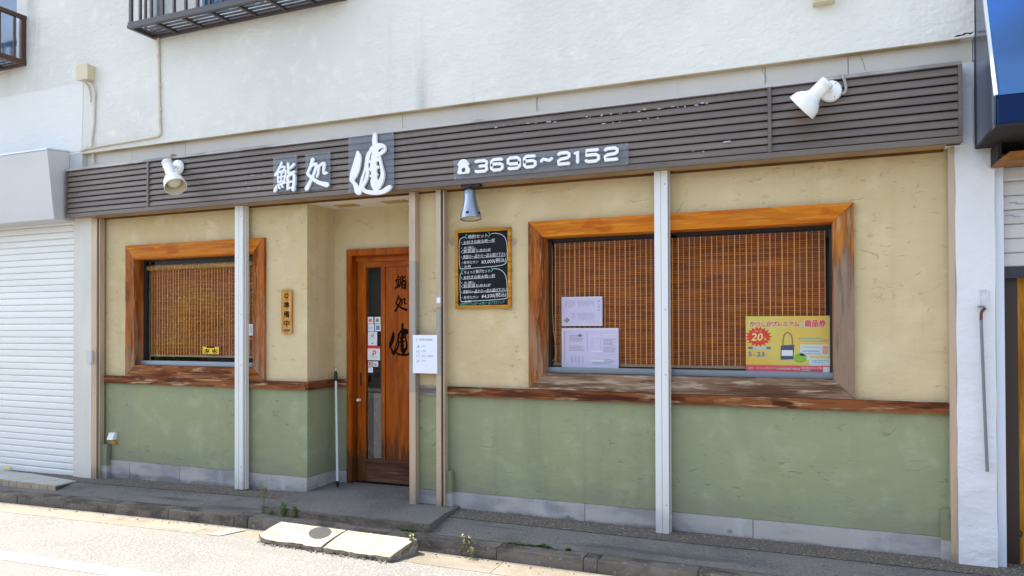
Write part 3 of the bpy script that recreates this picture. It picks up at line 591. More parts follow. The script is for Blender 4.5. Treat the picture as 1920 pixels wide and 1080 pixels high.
# brush written characters, drawn stroke by stroke (drawing units, x right, y down, width)
KEN = [[(1112, 195, 14), (1118, 240, 48), (1102, 310, 62), (1078, 370, 60), (1056, 418, 34)],
       [(1050, 412, 24), (1078, 440, 26), (1098, 470, 34), (1112, 505, 44), (1132, 524, 34)],
       [(1240, 196, 22), (1212, 236, 30), (1198, 300, 30), (1180, 352, 16), (1154, 420, 20), (1140, 490, 26), (1138, 522, 18)],
       [(1196, 300, 26), (1206, 370, 26), (1188, 430, 26), (1160, 478, 22), (1186, 514, 26), (1260, 530, 30), (1335, 530, 30), (1390, 508, 36), (1416, 492, 20)],
       [(1274, 78, 26), (1270, 120, 34), (1274, 160, 36)],
       [(1236, 196, 34), (1286, 186, 62), (1338, 186, 52), (1350, 206, 40), (1318, 226, 40)],
       [(1286, 160, 40), (1278, 230, 54), (1262, 290, 46), (1262, 340, 52), (1268, 400, 40), (1268, 440, 60), (1280, 480, 60), (1292, 520, 30)],
       [(1228, 288, 18), (1262, 284, 26), (1312, 276, 20)], [(1226, 346, 18), (1262, 342, 28), (1308, 334, 18)], [(1232, 400, 16), (1266, 396, 24), (1296, 390, 16)],
       [(1314, 240, 12), (1330, 320, 18), (1344, 390, 26), (1332, 440, 36), (1300, 490, 40)]]
SUSHI = [[(428, 342, 18), (410, 378, 18), (368, 432, 18)], [(420, 378, 14), (458, 374, 14), (448, 400, 14), (436, 420, 14)],
         [(392, 418, 16), (398, 490, 14)], [(396, 416, 14), (466, 404, 16), (452, 484, 16)], [(398, 452, 12), (456, 444, 12)], [(428, 410, 12), (424, 486, 12)], [(398, 486, 12), (452, 480, 12)],
         [(384, 516, 18), (368, 548, 26)], [(404, 514, 16), (412, 534, 14)], [(430, 506, 14), (440, 526, 14)], [(390, 508, 12), (466, 492, 14)],
         [(488, 354, 20), (492, 400, 18), (500, 428, 18), (552, 418, 16)], [(544, 362, 20), (520, 384, 18), (494, 394, 14)],
         [(488, 446, 20), (488, 545, 20)], [(490, 448, 18), (544, 440, 20), (536, 554, 26)], [(490, 494, 14), (534, 488, 14)], [(490, 536, 14), (530, 534, 14)]]
TOKORO = [[(712, 318, 30), (700, 356, 24), (668, 418, 20)], [(694, 372, 18), (744, 356, 20), (730, 410, 22), (698, 470, 24), (656, 532, 34)],
          [(664, 420, 18), (700, 450, 26), (760, 490, 28), (842, 516, 36)], [(764, 376, 22), (762, 420, 18), (748, 452, 16)], [(766, 376, 18), (812, 358, 22), (808, 404, 20), (812, 430, 20), (838, 428, 18)]]
def chars(par, sts, ox, oy, scale, cx, cz, y, depth, m, name='brush_character'):
    bm = new(); strokes(bm, sts, (cx-ox*scale, cz+oy*scale), scale, scale, y, depth); return build(name, bm, m, par, smooth=35)
# on the door
a = P(748.5, 529, YD+0.012); chars(door, SUSHI, 453, 447, 0.000575, a.x+0.01, a.z, YD+0.0115, 0.0004, INK)
a = P(750, 569, YD+0.012); chars(door, TOKORO, 748, 425, 0.00062, a.x+0.01, a.z, YD+0.0115, 0.0004, INK)
a = P(748, 636, YD+0.012); chars(door, KEN, 1228, 305, 0.00060, a.x+0.01, a.z, YD+0.0115, 0.0004, INK)

# ================================================================== FASCIA SIGNBOARD
FX0, FX1, FZ0, FZ1, FY = -6.735, 0.735, 2.562, 3.012, -0.20
fas = thing('fascia_board', 'long brown louvred metal fascia board across the shop front', 'fascia', (-3.0, -0.1, 2.56))
bm = new(); box(bm, FX0, FX1, FY, FY+0.03, FZ0, FZ0+0.036); build('bottom_rail', bm, FASCIA, fas, bevel=0.003)
bm = new(); box(bm, FX0, FX1, FY-0.004, FY+0.12, FZ1-0.002, FZ1+0.018); build('top_flashing', bm, FLASH, fas, bevel=0.003)
bm = new(); box(bm, FX0+0.002, FX1-0.002, FY+0.034, FY+0.10, FZ0+0.004, FZ1-0.003); build('back_panel', bm, FASBACK, fas)
for x in (FX0, FX1-0.022): bm = new(); box(bm, x, x+0.022, FY-0.002, FY+0.033, FZ0+0.037, FZ1-0.003); build('end_cap', bm, FASCIA, fas, bevel=0.002)
DV = (-5.654, -0.316)
for x in DV: bm = new(); box(bm, x-0.011, x+0.011, FY-0.004, FY+0.033, FZ0+0.037, FZ1-0.003); build('divider', bm, FASCIA, fas, bevel=0.002)
pitch = (FZ1-0.010-(FZ0+0.036))/8
segs = [(FX0+0.023, DV[0]-0.012), (DV[0]+0.012, DV[1]-0.012), (DV[1]+0.012, FX1-0.023)]
slat_mesh = {}
for a, b in segs:
    for k in range(8):
        z = FZ0+0.037+k*pitch
        bm = new(); pf = [(0.001, 0.0065), (-0.001, 0.010), (-0.0005, 0.020), (0.008, 0.050), (0.013, 0.0562), (0.020, 0.0562), (0.016, 0.046), (0.008, 0.016), (0.010, 0.0065)]
        sc_ = pitch/0.0565
        prism(bm, [(a, FY+0.004+y, z+zz*sc_) for y, zz in pf], (b-a, 0, 0)); build('fascia_slat', bm, FASCIA, fas)
bm = new()
for x, y, w_, h in [(930, 239, 14, 4), (944, 236, 8, 2), (958, 234, 4, 2), (972, 232, 3, 2), (990, 231, 16, 3), (1004, 230, 6, 2), (1028, 228, 18, 4), (1040, 229, 8, 3), (983, 249, 4, 2), (1014, 246, 3, 2), (1100, 219, 8, 6), (1106, 221, 4, 3), (1128, 216, 8, 6), (1146, 214, 8, 6), (1163, 213, 4, 5), (1182, 210, 3, 4), (1198, 209, 10, 4), (1208, 205, 5, 6), (1236, 204, 14, 3), (1243, 202, 3, 5), (1262, 199, 10, 3), (1271, 201, 3, 5), (1284, 200, 6, 5), (1306, 197, 9, 4), (1318, 193, 10, 4), (1326, 194, 4, 6), (1132, 232, 14, 4), (1150, 230, 6, 3), (1162, 229, 4, 3), (1201, 226, 8, 3), (1215, 222, 4, 4), (1233, 221, 3, 4), (1364, 266, 26, 5), (1300, 283, 8, 2), (1318, 284, 10, 3), (474, 329, 22, 3), (496, 327, 10, 2), (462, 343, 6, 3), (488, 340, 4, 3), (466, 353, 10, 4), (486, 352, 6, 3), (460, 330, 5, 2)]:
    for q in range(2):
        c = P(x+random.uniform(-1, 1)+q*2-1, y+random.uniform(-0.6, 0.6), FY); ww, hh = w_*0.0034*random.uniform(0.3, 0.55), h*0.0034*random.uniform(0.35, 0.6)
        dx = ww/2
        bm.faces.new([bm.verts.new((c.x+ox*dx+random.uniform(-.002, .002), FY+0.0005-q*0.0004, c.z+oz*hh/2+random.uniform(-.0012, .0012))) for ox, oz in ((-1, -1), (1, -1), (1, 1), (-1, 1))])
pr = build('lettering_residue', bm, RESID, fas, kind='stuff')
# soffit board behind the fascia
bm = new(); box(bm, -6.70, 0.66, -0.165, -0.001, 2.5645, 2.62); build('soffit_board', bm, SOFFIT, fas)
bm = new(); box(bm, -6.50, 0.66, -0.030, -0.004, 2.551, 2.564); build('soffit_batten', bm, W_BATTEN, fas)

def plate(name, label, cat, x0, x1, z0, z1, group=None):
    t = thing(name, label, cat, ((x0+x1)/2, FY-0.02, z0), group)
    bm = new(); box(bm, x0, x1, FY-0.012, FY-0.007, z0, z1); build('acrylic_panel', bm, ACRYL, t, bevel=0.001)
    bm = new()
    for x in (x0+0.012, x1-0.012):
        for z in (z0+0.012, z1-0.012): lathe(bm, (x, FY-0.0165, z), (0, 1, 0), [(0, 0.004), (0.0045, 0.005)], 8)
    build('panel_screws', bm, CABLE, t, kind='stuff')
    return t
t = plate('character_sign', 'smallest plate with white brush character for sushi, leftmost on the fascia', 'sign', -4.22, -3.974, 2.622, 2.915, 'clear plates with white brush characters'); chars(t, SUSHI, 453, 447, 0.00112, -4.095, 2.745, FY-0.0122, 0.014, WHITEP)
t = plate('character_sign', 'clear plate with white brush character for place, between its two neighbours', 'sign', -3.893, -3.647, 2.619, 2.912, 'clear plates with white brush characters'); chars(t, TOKORO, 748, 425, 0.00112, -3.770, 2.745, FY-0.0122, 0.014, WHITEP)
t = plate('character_sign', 'tallest clear plate with large white brush character, above the doorway', 'sign', -3.473, -3.056, 2.566, 3.004, 'clear plates with white brush characters'); chars(t, [[(a_, b_, c_*1.14) for a_, b_, c_ in st_] for st_ in KEN], 1228, 305, 0.00100, -3.262, 2.775, FY-0.0122, 0.018, WHITEP)
# telephone number
ph = plate('phone_number_sign', 'long clear plate with white telephone number and phone symbol', 'sign', -2.54, -1.218, 2.597, 2.745)
ph_z0, ph_h = 2.629, 0.098
W3 = 0.19
DIG = {'3': [[(0, .04), (.18, 0), (.82, 0), (1, .12), (1, .38), (.85, .5), (.35, .5)], [(.85, .5), (1, .62), (1, .88), (.82, 1), (.18, 1), (0, .94)]],
       '6': [[(.96, .04), (.8, 0), (.2, 0), (0, .15), (0, .85), (.2, 1), (.8, 1), (1, .87), (1, .55), (.82, .43), (.2, .43), (.02, .52)]],
       '9': [[(.04, .96), (.2, 1), (.8, 1), (1, .85), (1, .15), (.8, 0), (.2, 0), (0, .13), (0, .45), (.18, .57), (.8, .57), (.98, .48)]],
       '2': [[(0, .12), (.18, 0), (.82, 0), (1, .13), (1, .36), (.85, .48), (.2, .56), (0, .7), (0, 1), (1, 1)]],
       '1': [[(.0, .16), (.5, 0), (.5, 1)]],
       '5': [[(.95, 0), (.05, 0), (.03, .42), (.8, .42), (1, .55), (1, .86), (.8, 1), (.2, 1), (0, .9)]],
       '~': [[(0, .58), (.22, .40), (.5, .48), (.76, .56), (1, .38)]]}
def digit(ch, px0, px1):
    x0, x1 = P(px0, 300, FY).x, P(px1, 300, FY).x
    bm = new(); sw = 0.0215
    for i, st_ in enumerate(DIG[ch]):
        pts = [(x0+sw/2+a*(x1-x0-sw), ph_z0+ph_h-sw/2-b*(ph_h-sw), sw) for a, b in st_]
        ribbon(bm, pts, FY-0.0122, 0.016+0.0004*i, 1 if ch in '125' and False else 1)
    build('numeral' if ch != '~' else 'wave_dash', bm, WHITEP, ph, fix=True)
for ch, a, b in (('3', 892, 917.5), ('6', 921.5, 947), ('9', 952.5, 979), ('6', 983, 1008.5), ('~', 1014, 1040), ('2', 1046.5, 1072), ('1', 1077, 1093), ('5', 1097.5, 1127), ('2', 1133.5, 1162)): digit(ch, a, b)
bm = new(); xa, xb = P(857, 320, FY).x, P(887, 318, FY).x; cx = (xa+xb)/2; R0 = 0.030
outer_, inner_ = [], []
for k in range(24):
    an = 2*math.pi*k/24; c, s = math.cos(an), math.sin(an)
    ox = c*(0.043 if s > 0 else 0.052); oz = s*0.056 if s > 0 else max(-0.032, s*0.06)
    outer_.append((cx+ox, 2.665+oz)); inner_.append((cx+c*0.0175, 2.662+s*0.0175))
for k in range(24):
    j = (k+1) % 24; y0, y1 = FY-0.0282, FY-0.0122
    o0, o1, i0, i1 = outer_[k], outer_[j], inner_[k], inner_[j]
    v = [bm.verts.new((p[0], yy, p[1])) for yy in (y0, y1) for p in (o0, o1, i1, i0)]
    bm.faces.new(v[0:4]); bm.faces.new((v[0], v[1], v[5], v[4])); bm.faces.new((v[3], v[2], v[6], v[7]))
bmesh.ops.remove_doubles(bm, verts=bm.verts, dist=0.0002); build('phone_symbol', bm, WHITEP, ph)
bm = new(); ribbon(bm, [(cx-0.040, 2.700, 0.018), (cx-0.016, 2.727, 0.020), (cx+0.016, 2.727, 0.020), (cx+0.040, 2.700, 0.018)], FY-0.0122, 0.0185, 3); build('phone_receiver', bm, WHITEP, ph)

# ================================================================== POSTS AND SHUTTER RAILS
def white_post(x0, x1, label, lip=(0.006, 0.016)):
    t = thing('shutter_post', label, 'post', ((x0+x1)/2, -0.05, 0.1), 'white shutter posts on the pavement'); z0, z1 = 0.103, 2.561
    bm = new(); m_ = (x0+x1)/2; box(bm, x0, m_-0.002, -0.095, -0.045, z0, z1); box(bm, m_+0.002, x1, -0.0945, -0.045, z0, z1); build('front_face', bm, POSTW, t, bevel=0.004)
    bm = new(); box(bm, x0+0.002, x1+0.004, -0.044, -0.0362, z0, z1); build('dark_slot', bm, SLOT, t)
    bm = new(); box(bm, x1+lip[0], x1+lip[1], -0.075, -0.0362, z0, z1); box(bm, m_-0.0018, m_+0.0018, -0.090, -0.0455, z0+0.002, z1-0.002); build('side_lip', bm, LIGHTSTRIP, t)
    bm = new()
    for z in (0.30, 1.18, 1.62, 2.47): lathe(bm, (x1-0.018, -0.0935, z), (0, -1, 0), [(0, .006), (.0022, .005), (.003, .002)], 8)
    build('post_screws', bm, CABLE, t, kind='stuff')
white_post(-4.738, -4.650, 'slim white shutter post in front of the left window')
white_post(-1.070, -0.980, 'slim white shutter post in front of the big right window', (0.0045, 0.0075))
def bronze_rail(x0, x1, y0, label, wz=None, z0=0.103, slot=None):
    t = thing('shutter_rail', label, 'rail', ((x0+x1)/2, y0+0.04, z0), 'bronze shutter guide rails'); z1 = 2.561
    if wz:
        for n_, (a, b, m_) in enumerate(((z0, wz[0], BRONZE), (wz[0], wz[1], BRONZEW), (wz[1], z1, BRONZE))):
            bm = new(); box(bm, x0, x1, y0, y0+0.06, a, b-0.0005); o = build('rail_channel', bm, m_, t, bevel=0.002)
            if n_ == 1: o['label'] = 'worn grey stretch of the rail'
    else:
        bm = new(); box(bm, x0, x1, y0, y0+0.06, z0, z1); build('rail_channel', bm, BRONZE, t, bevel=0.003)
    if slot:
        bm = new(); box(bm, slot[0], slot[1], y0+0.03, y0+0.0635, z0, z1); build('rail_slot', bm, SLOT, t)
        bm = new(); box(bm, slot[1]+0.001, slot[1]+0.012, y0+0.012, y0+0.0635, z0, z1); build('rail_lip', bm, BRONZE, t)
bronze_rail(-2.994, -2.940, -0.09, 'bronze shutter rail at the right edge of the doorway, left of the notice', (1.0, 2.02))
bronze_rail(-2.757, -2.716, -0.09, 'bronze shutter rail just left of the blackboard', (1.13, 1.66), slot=(-2.7155, -2.703))
bronze_rail(-6.520, -6.452, -0.085, 'bronze shutter rail at the left end of the shop, beside the cream pillar', None, 0.055, slot=(-6.4515, -6.436))
bronze_rail(0.676, 0.7105, -0.075, 'bronze shutter rail at the right end of the shop, against the white pillar')

# ================================================================== BLINDS
def blind(x0, x1, z0, z1, y, roll, label, tgap):
    t = thing('bamboo_blind', label, 'blind', ((x0+x1)/2, y, z0), 'brown bamboo blinds inside the windows')
    bm = new(); z = z0+0.012; k = 0
    while z < z1:
        h = 0.0085*random.uniform(0.85, 1.15); box(bm, x0+random.uniform(0, .004), x1-random.uniform(0, .004), y, y+0.003, z, z+h); z += 0.0128
    build('bamboo_slats', bm, BAMBOO, t, kind='stuff')
    bm = new(); x = x0+0.012; k = 0
    while x < x1-0.005:
        wd = 0.0062 if k % 2 == 0 else 0.0034
        for q in (0,): box(bm, x, x+wd, y-0.004, y-0.0015, z0+0.01, z1)
        x += tgap*(1.0 if k % 2 else 0.9); k += 1
    build('warp_threads', bm, THREAD, t, kind='stuff')
    bm = new(); box(bm, x0-0.004, x1+0.004, y-0.006, y+0.008, z0-0.006, z0+0.011); build('bottom_bar', bm, BBAR, t, bevel=0.002)
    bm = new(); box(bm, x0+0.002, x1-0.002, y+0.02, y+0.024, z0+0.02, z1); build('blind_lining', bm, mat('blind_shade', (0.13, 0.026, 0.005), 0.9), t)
    if roll:
        bm = new(); lathe(bm, (x0-0.02, y-0.012, z1-0.01), (1, 0, 0), [(0, 0.026), (x1-x0+0.04, 0.026)], 12); build('rolled_top', bm, BROLL, t, smooth=50)
        x = x0+0.03; bm = new()
        while x < x1-0.02:
            tube(bm, [(x, y-0.012-0.027*math.cos(a_), z1-0.01+0.027*math.sin(a_)) if False else (x+0.02*(a_/3.2), y-0.012-0.0275*math.sin(a_), z1-0.01-0.0275*math.cos(a_)) for a_ in (0.2, 0.9, 1.6, 2.3, 3.0)], 0.0022, 5); x += 0.075
        build('wrap_cord', bm, THREAD, t, kind='stuff')
    return t
YB = 0.125
bl, br = P(283, 674, YB), P(480, 676, YB); tp = P(280, 506, YB)
blind(bl.x+0.0, -4.625, 1.236, 2.085, YB, True, 'narrow bamboo blind with rolled top in the left window', 0.036)
a, b, c = P(1038, 457, YB), P(1548, 433, YB), P(1548, 693, YB)
blind(a.x, b.x, 1.222, 2.128, YB, False, 'wide bamboo blind in the big right window', 0.040)
bm = new()
c0, c1, c2, c3 = P(1032, 470, 0.112), P(1033, 560, 0.112), P(1029, 660, 0.112), P(1035, 677, 0.112)
loop = [(P(x, y, 0.108).x, 0.108, P(x, y, 0.108).z) for x, y in ((1032, 462), (1033, 520), (1031, 580), (1028.5, 640), (1028, 662), (1031, 674), (1036, 676.5), (1041, 672), (1043, 660), (1042, 645), (1038, 620), (1036, 580), (1035.5, 520), (1035, 462))]
tube(bm, spline(loop, 3), 0.0028, 6); tag(build('pull_cord', bm, THREAD, loc=P(1035, 470, 0.108)), 'looped pull cord hanging at left edge of the big window', 'cord')

# ================================================================== PAPERS AND POSTERS (behind the glass)
YPG = 0.098
def sheet_thing(name, label, cat, px0, py0, px1, py1, Y, m, group=None, marg=None):
    a, b = P(px0, py0, Y), P(px1, py1, Y); x0, x1, z0, z1 = a.x, b.x, b.z, a.z
    t = thing(name, label, cat, ((x0+x1)/2, Y, z0), group)
    bm = new(); box(bm, x0, x1, Y-0.0006, Y+0.0006, z0, z1); build('paper_sheet', bm, m, t)
    return t, x0, x1, z0, z1
def quad(bm, x0, x1, z0, z1, y): bm.faces.new([bm.verts.new(p) for p in ((x0, y, z0), (x1, y, z0), (x1, y, z1), (x0, y, z1))])
def F(x0, x1, z0, z1): return lambda u, v: (x0+(x1-x0)*u, z1-(z1-z0)*v)
def rectf(bm, f, u0, v0, u1, v1, y):
    a, b = f(u0, v1), f(u1, v0); quad(bm, a[0], b[0], a[1], b[1], y)
def textf(bm, f, s, u0, v0, u1, v1, y, **k):
    a, b = f(u0, v1), f(u1, v0); text(bm, s, a[0], b[0], a[1], b[1], y, **k)
# upper menu (vertical columns)
t, x0, x1, z0, z1 = sheet_thing('menu_sheet', 'smaller lilac menu sheet stuck above the larger one in window', 'menu', 1053, 557, 1129.5, 611, YPG, SLEEVE, 'lilac menu sheets in the big window')
f = F(x0, x1, z0, z1); y = YPG-0.0010
bm = new(); rectf(bm, f, .015, .05, .985, .95, y); build('printed_page', bm, PAPERL, t)
bm = new(); y2 = YPG-0.0014
for i in range(26):
    u = .09+.028*i
    if i in (9, 10) : continue
    for v0, v1 in ((.14, .44), (.55, .90)):
        if v0 > .5 and i < 6: continue
        vv = v0
        while vv < v1-.05*random.random()*4:
            rectf(bm, f, u, vv, u+.011, vv+.028, y2); vv += .045
build('menu_columns', bm, PGREY, t, kind='stuff')
bm = new()
for i, ch in enumerate('おしながき'[:4]): textf(bm, f, ch, .895, .12+.1*i, .945, .195+.1*i, y2)
build('menu_title', bm, PDARK, t)
bm = new()
for (u, v) in ((.09, .80), (.13, .74), (.17, .79), (.13, .84)): rectf(bm, f, u-.022, v-.03, u+.022, v+.045, y2-0.0002*random.random())
build('drawing', bm, flat('print_olive', (0.25, 0.23, 0.17)), t)
# lower menu
t, x0, x1, z0, z1 = sheet_thing('menu_sheet', 'larger lilac menu sheet with white correction strips, below the smaller one', 'menu', 1053, 615, 1160, 690.5, YPG, SLEEVE, 'lilac menu sheets in the big window')
f = F(x0, x1, z0, z1)
bm = new(); rectf(bm, f, .02, .06, .98, .94, y); build('printed_page', bm, PAPERL, t)
bm = new()
for i in range(15): rectf(bm, f, .045, .11+.052*i, .062, .14+.052*i, y2)
for i in range(7): rectf(bm, f, .45, .10+.07*i, .462, .15+.07*i, y2)
for r0, r1, v0, n_ in ((.14, .40, .18, 5), (.14, .42, .45, 4), (.74, .96, .27, 5), (.74, .95, .48, 4), (.55, .92, .78, 4)):
    for i in range(n_):
        u = r0
        while u < r1-random.random()*.08:
            rectf(bm, f, u, v0+.036*i, u+.016, v0+.036*i+.018, y2); u += .022
for i in range(12): rectf(bm, f, .15+.021*i, .66+.03*(i % 3), .158+.021*i, .90-.05*random.random(), y2) if i % 3 else None
for u in (.54, .69): rectf(bm, f, u, .26, u+.004, .54, y2)
rectf(bm, f, .59, .655, .95, .660, y2)
build('menu_text', bm, PGREY, t, kind='stuff')
for a_ in ((.53, .205, .70, .215), (.73, .16, .95, .175), (.73, .222, .95, .236), (.53, .575, .72, .60), (.53, .79, .75, .84)):
    bm = new(); rectf(bm, f, *a_, YPG-0.0018); build('correction_strip', bm, PWHITE, t)
bm = new()
for (u, v) in ((.33, .16), (.355, .19), (.33, .20), (.31, .19)): rectf(bm, f, u-.014, v-.012, u+.016, v+.018, y2-0.0002*random.random())
build('drawing', bm, PDARK, t)
# voucher poster
t, x0, x1, z0, z1 = sheet_thing('voucher_poster', 'yellow shopping voucher poster with red starburst in window corner', 'poster', 1398, 593, 1559, 701, YPG, PYEL)
f = F(x0, x1, z0, z1); y = YPG-0.0010; yl = lambda k: YPG-0.0010-0.0004*k
bm = new(); rectf(bm, f, 0, .865, 1, 1, yl(0)); build('footer_band', bm, PREDF, t)
bm = new(); textf(bm, f, 'かつしかプレミアム', .045, .085, .645, .19, yl(0), bold=0.0035); textf(bm, f, '付', .65, .115, .69, .185, yl(0), bold=0.002); textf(bm, f, '商品券', .695, .065, .945, .195, yl(0), bold=0.0035); build('title_outline', bm, PWHITE, t)
bm = new(); textf(bm, f, 'かつしかプレミアム', .05, .09, .64, .185, yl(4), bold=0.0012); textf(bm, f, '付', .655, .12, .685, .18, yl(4)); textf(bm, f, '商品券', .70, .07, .94, .19, yl(4), bold=0.0014); build('title_lettering', bm, PRED, t)
bm = new(); cu, cv = .155, .365; pts = []
for k in range(36):
    r = 1.0 if k % 2 == 0 else .74
    an = 2*math.pi*k/36; pts.append((cu+math.cos(an)*.165*r, cv+math.sin(an)*.185*r))
cc = f(cu, cv); c0 = bm.verts.new((cc[0], yl(1), cc[1])); vv = [bm.verts.new((f(*p)[0], yl(1), f(*p)[1])) for p in pts]
for k in range(36): bm.faces.new((c0, vv[k], vv[(k+1) % 36]))
build('starburst', bm, mat('print_scarlet', (0.72, 0.035, 0.02), 0.5), t)
bm = new(); textf(bm, f, '20', .075, .305, .205, .435, yl(3), shear=.15, bold=0.002); textf(bm, f, '%', .215, .38, .255, .43, yl(3)); build('burst_number', bm, PGOLD, t)
bm = new(); textf(bm, f, 'おトク', .11, .245, .19, .285, yl(3)); build('burst_caption', bm, PGOLD, t)
bm = new(); rectf(bm, f, .03, .545, .30, .585, yl(1)); build('date_band', bm, PSKY, t)
bm = new(); rectf(bm, f, .03, .545, .085, .585, yl(2)); rectf(bm, f, .25, .545, .30, .585, yl(2)); textf(bm, f, '5', .035, .635, .07, .715, yl(2), bold=.001); textf(bm, f, '23', .135, .635, .225, .715, yl(2), bold=.001); build('date_numbers', bm, PBLUE, t)
bm = new(); textf(bm, f, '月', .085, .68, .11, .715, yl(2)); textf(bm, f, '日', .235, .68, .26, .715, yl(2)); build('date_words', bm, flat('print_mauve', (0.5, 0.25, 0.4)), t)
bm = new(); rectf(bm, f, .04, .725, .34, .735, yl(1)); build('date_underline', bm, PSKY, t)
bm = new(); rectf(bm, f, .645, .50, .975, .705 - .01, yl(1)); rectf(bm, f, .745, .735, .985, .885 - .025, yl(1)); rectf(bm, f, .72, .70+.0, .755, .765, yl(2)); build('text_panel', bm, mat('print_panel', (0.66, 0.70, 0.74), 0.5), t)
bm = new()
for i, (u0, u1, v) in enumerate(((.68, .87, .535), (.68, .86, .60), (.68, .87, .65), (.78, .955, .765), (.78, .90, .80))):
    u = u0
    while u < u1: rectf(bm, f, u, v, u+.012, v+.016, yl(3)); u += .017
for v, u0, u1 in ((.38, .62, .90), (.43, .66, .95)):
    u = u0
    while u < u1: rectf(bm, f, u, v, u+.016, v+.02, yl(1)); u += .022
build('small_print', bm, flat('print_teal', (0.25, 0.42, 0.45)), t, kind='stuff')
bm = new(); rectf(bm, f, .66, .618, .87, .626, yl(3)); build('panel_rule', bm, flat('print_mint', (0.2, 0.55, 0.45)), t)
bm = new(); rectf(bm, f, .90, .52, .965, .66, yl(3)); rectf(bm, f, .90, .40, .955, .44, yl(2)); build('price_tag', bm, flat('print_salmon', (0.75, 0.33, 0.22)), t)
bm = new(); textf(bm, f, '発行 ・ かつしかプレミアム付商品券発行事務局', .03, .905, .64, .945, yl(2)); textf(bm, f, '0120-915-128', .665, .885, .89, .925, yl(2)); textf(bm, f, '受付時間', .665, .935, .76, .96, yl(2)); rectf(bm, f, .905, .885, .98, .985, yl(2)); build('footer_lettering', bm, PWHITE, t)
# a plain generic animal-free stand-in for the mascot: a shopping bag with a handle
bm = new(); cc = [f(*p) for p in ((.42, .52), (.58, .50), (.565, .76), (.415, .77))]; bm.faces.new([bm.verts.new((p[0], yl(1), p[1])) for p in cc]); build('bag_drawing', bm, PNAVY, t)
bm = new(); ribbon(bm, [(f(.445, .53)[0], f(.445, .53)[1], .008), (f(.455, .36)[0], f(.455, .36)[1], .009), (f(.50, .29)[0], f(.50, .29)[1], .009), (f(.55, .36)[0], f(.55, .36)[1], .009), (f(.555, .52)[0], f(.555, .52)[1], .008)], yl(3), 0.0003, 4); build('bag_handle', bm, flat('print_brown', (0.38, 0.20, 0.08)), t)
bm = new(); rectf(bm, f, .43, .60, .56, .70, yl(2)); build('bag_label', bm, PWHITE, t)
bm = new(); cu, cv = .645, .735
cc = f(cu, cv); c0 = bm.verts.new((cc[0], yl(1), cc[1])); vv = [bm.verts.new((f(cu+.073*math.cos(k*math.pi/12), cv+.085*math.sin(k*math.pi/12))[0], yl(1), f(cu, cv+.085*math.sin(k*math.pi/12))[1])) for k in range(24)]
for k in range(24): bm.faces.new((c0, vv[k], vv[(k+1) % 24]))
build('green_oval', bm, PGREEN, t)
bm = new(); textf(bm, f, 'スマホで', .60, .70, .69, .73, yl(3)); textf(bm, f, 'かんたん', .60, .745, .69, .775, yl(3)); build('oval_lettering', bm, PGOLD, t)

# paper notice taped across the two rails of the pier
t, x0, x1, z0, z1 = sheet_thing('paper_notice', 'white handwritten closing days notice taped between two bronze rails', 'notice', 774, 628, 820, 700.5, -0.0925, PAPERW)
f = F(x0, x1, z0, z1)
bm = new(); yn = -0.0925-0.0012
textf(bm, f, '△ 店休日程表', .13, .09, .80, .155, yn, skew=-.02)
for i, (a, b, r) in enumerate((('3', '(木)', ''), ('10', '(木)', ''), ('17', '(水)', '(祝休)'), ('24', '(水)', ''))):
    v = .27+.125*i; textf(bm, f, a, .16, v, .28, v+.07, yn, shear=.1); textf(bm, f, b, .36, v, .54, v+.06, yn, shear=.08)
    if r: textf(bm, f, r, .60, v, .84, v+.06, yn)
build('handwriting', bm, flat('pencil_grey', (0.22, 0.24, 0.33)), t)

# wooden "preparing" sign
a, b = P(528, 543, -0.012), P(548, 626, -0.012); x0, x1, z0, z1 = a.x, b.x, b.z, a.z
t = thing('wooden_sign', 'narrow wooden closed sign with black characters beside the doorway', 'sign', ((x0+x1)/2, -0.01, z0))
bm = new(); c_ = 0.012
prism(bm, [(x0+c_, -0.003, z0), (x1-c_, -0.003, z0), (x1, -0.003, z0+c_), (x1, -0.003, z1-c_), (x1-c_, -0.003, z1), (x0+c_, -0.003, z1), (x0, -0.003, z1-c_), (x0, -0.003, z0+c_)], (0, -0.014, 0)); build('sign_board', bm, W_SIGN, t, bevel=0.003)
f = F(x0, x1, z0, z1); ys = -0.0178
bm = new()
for i, ch in enumerate('準備中'): textf(bm, f, ch, .24, .285+.205*i, .76, .425+.205*i, ys, bold=0.0012)
build('sign_lettering', bm, INK, t)
bm = new(); cc = f(.5, .145)
for k in range(16):
    r0, r1 = 0.013, 0.020 if k % 2 else 0.024
    a0, a1 = 2*math.pi*k/16, 2*math.pi*(k+1)/16
    bm.faces.new([bm.verts.new((cc[0]+r*math.cos(an), ys, cc[1]+r*math.sin(an))) for r, an in ((r0, a0), (r1, a0), (r1, a1), (r0, a1))])
textf(bm, f, '・・・・', .25, .215, .75, .23, ys); build('sign_emblem', bm, INK, t)
bm = new(); rectf(bm, f, .20, .90, .84, .945, ys); textf(bm, f, '・・', .3, .885, .7, .895, ys); build('sign_footer', bm, flat('burnt_brown', (0.10, 0.055, 0.02)), t)

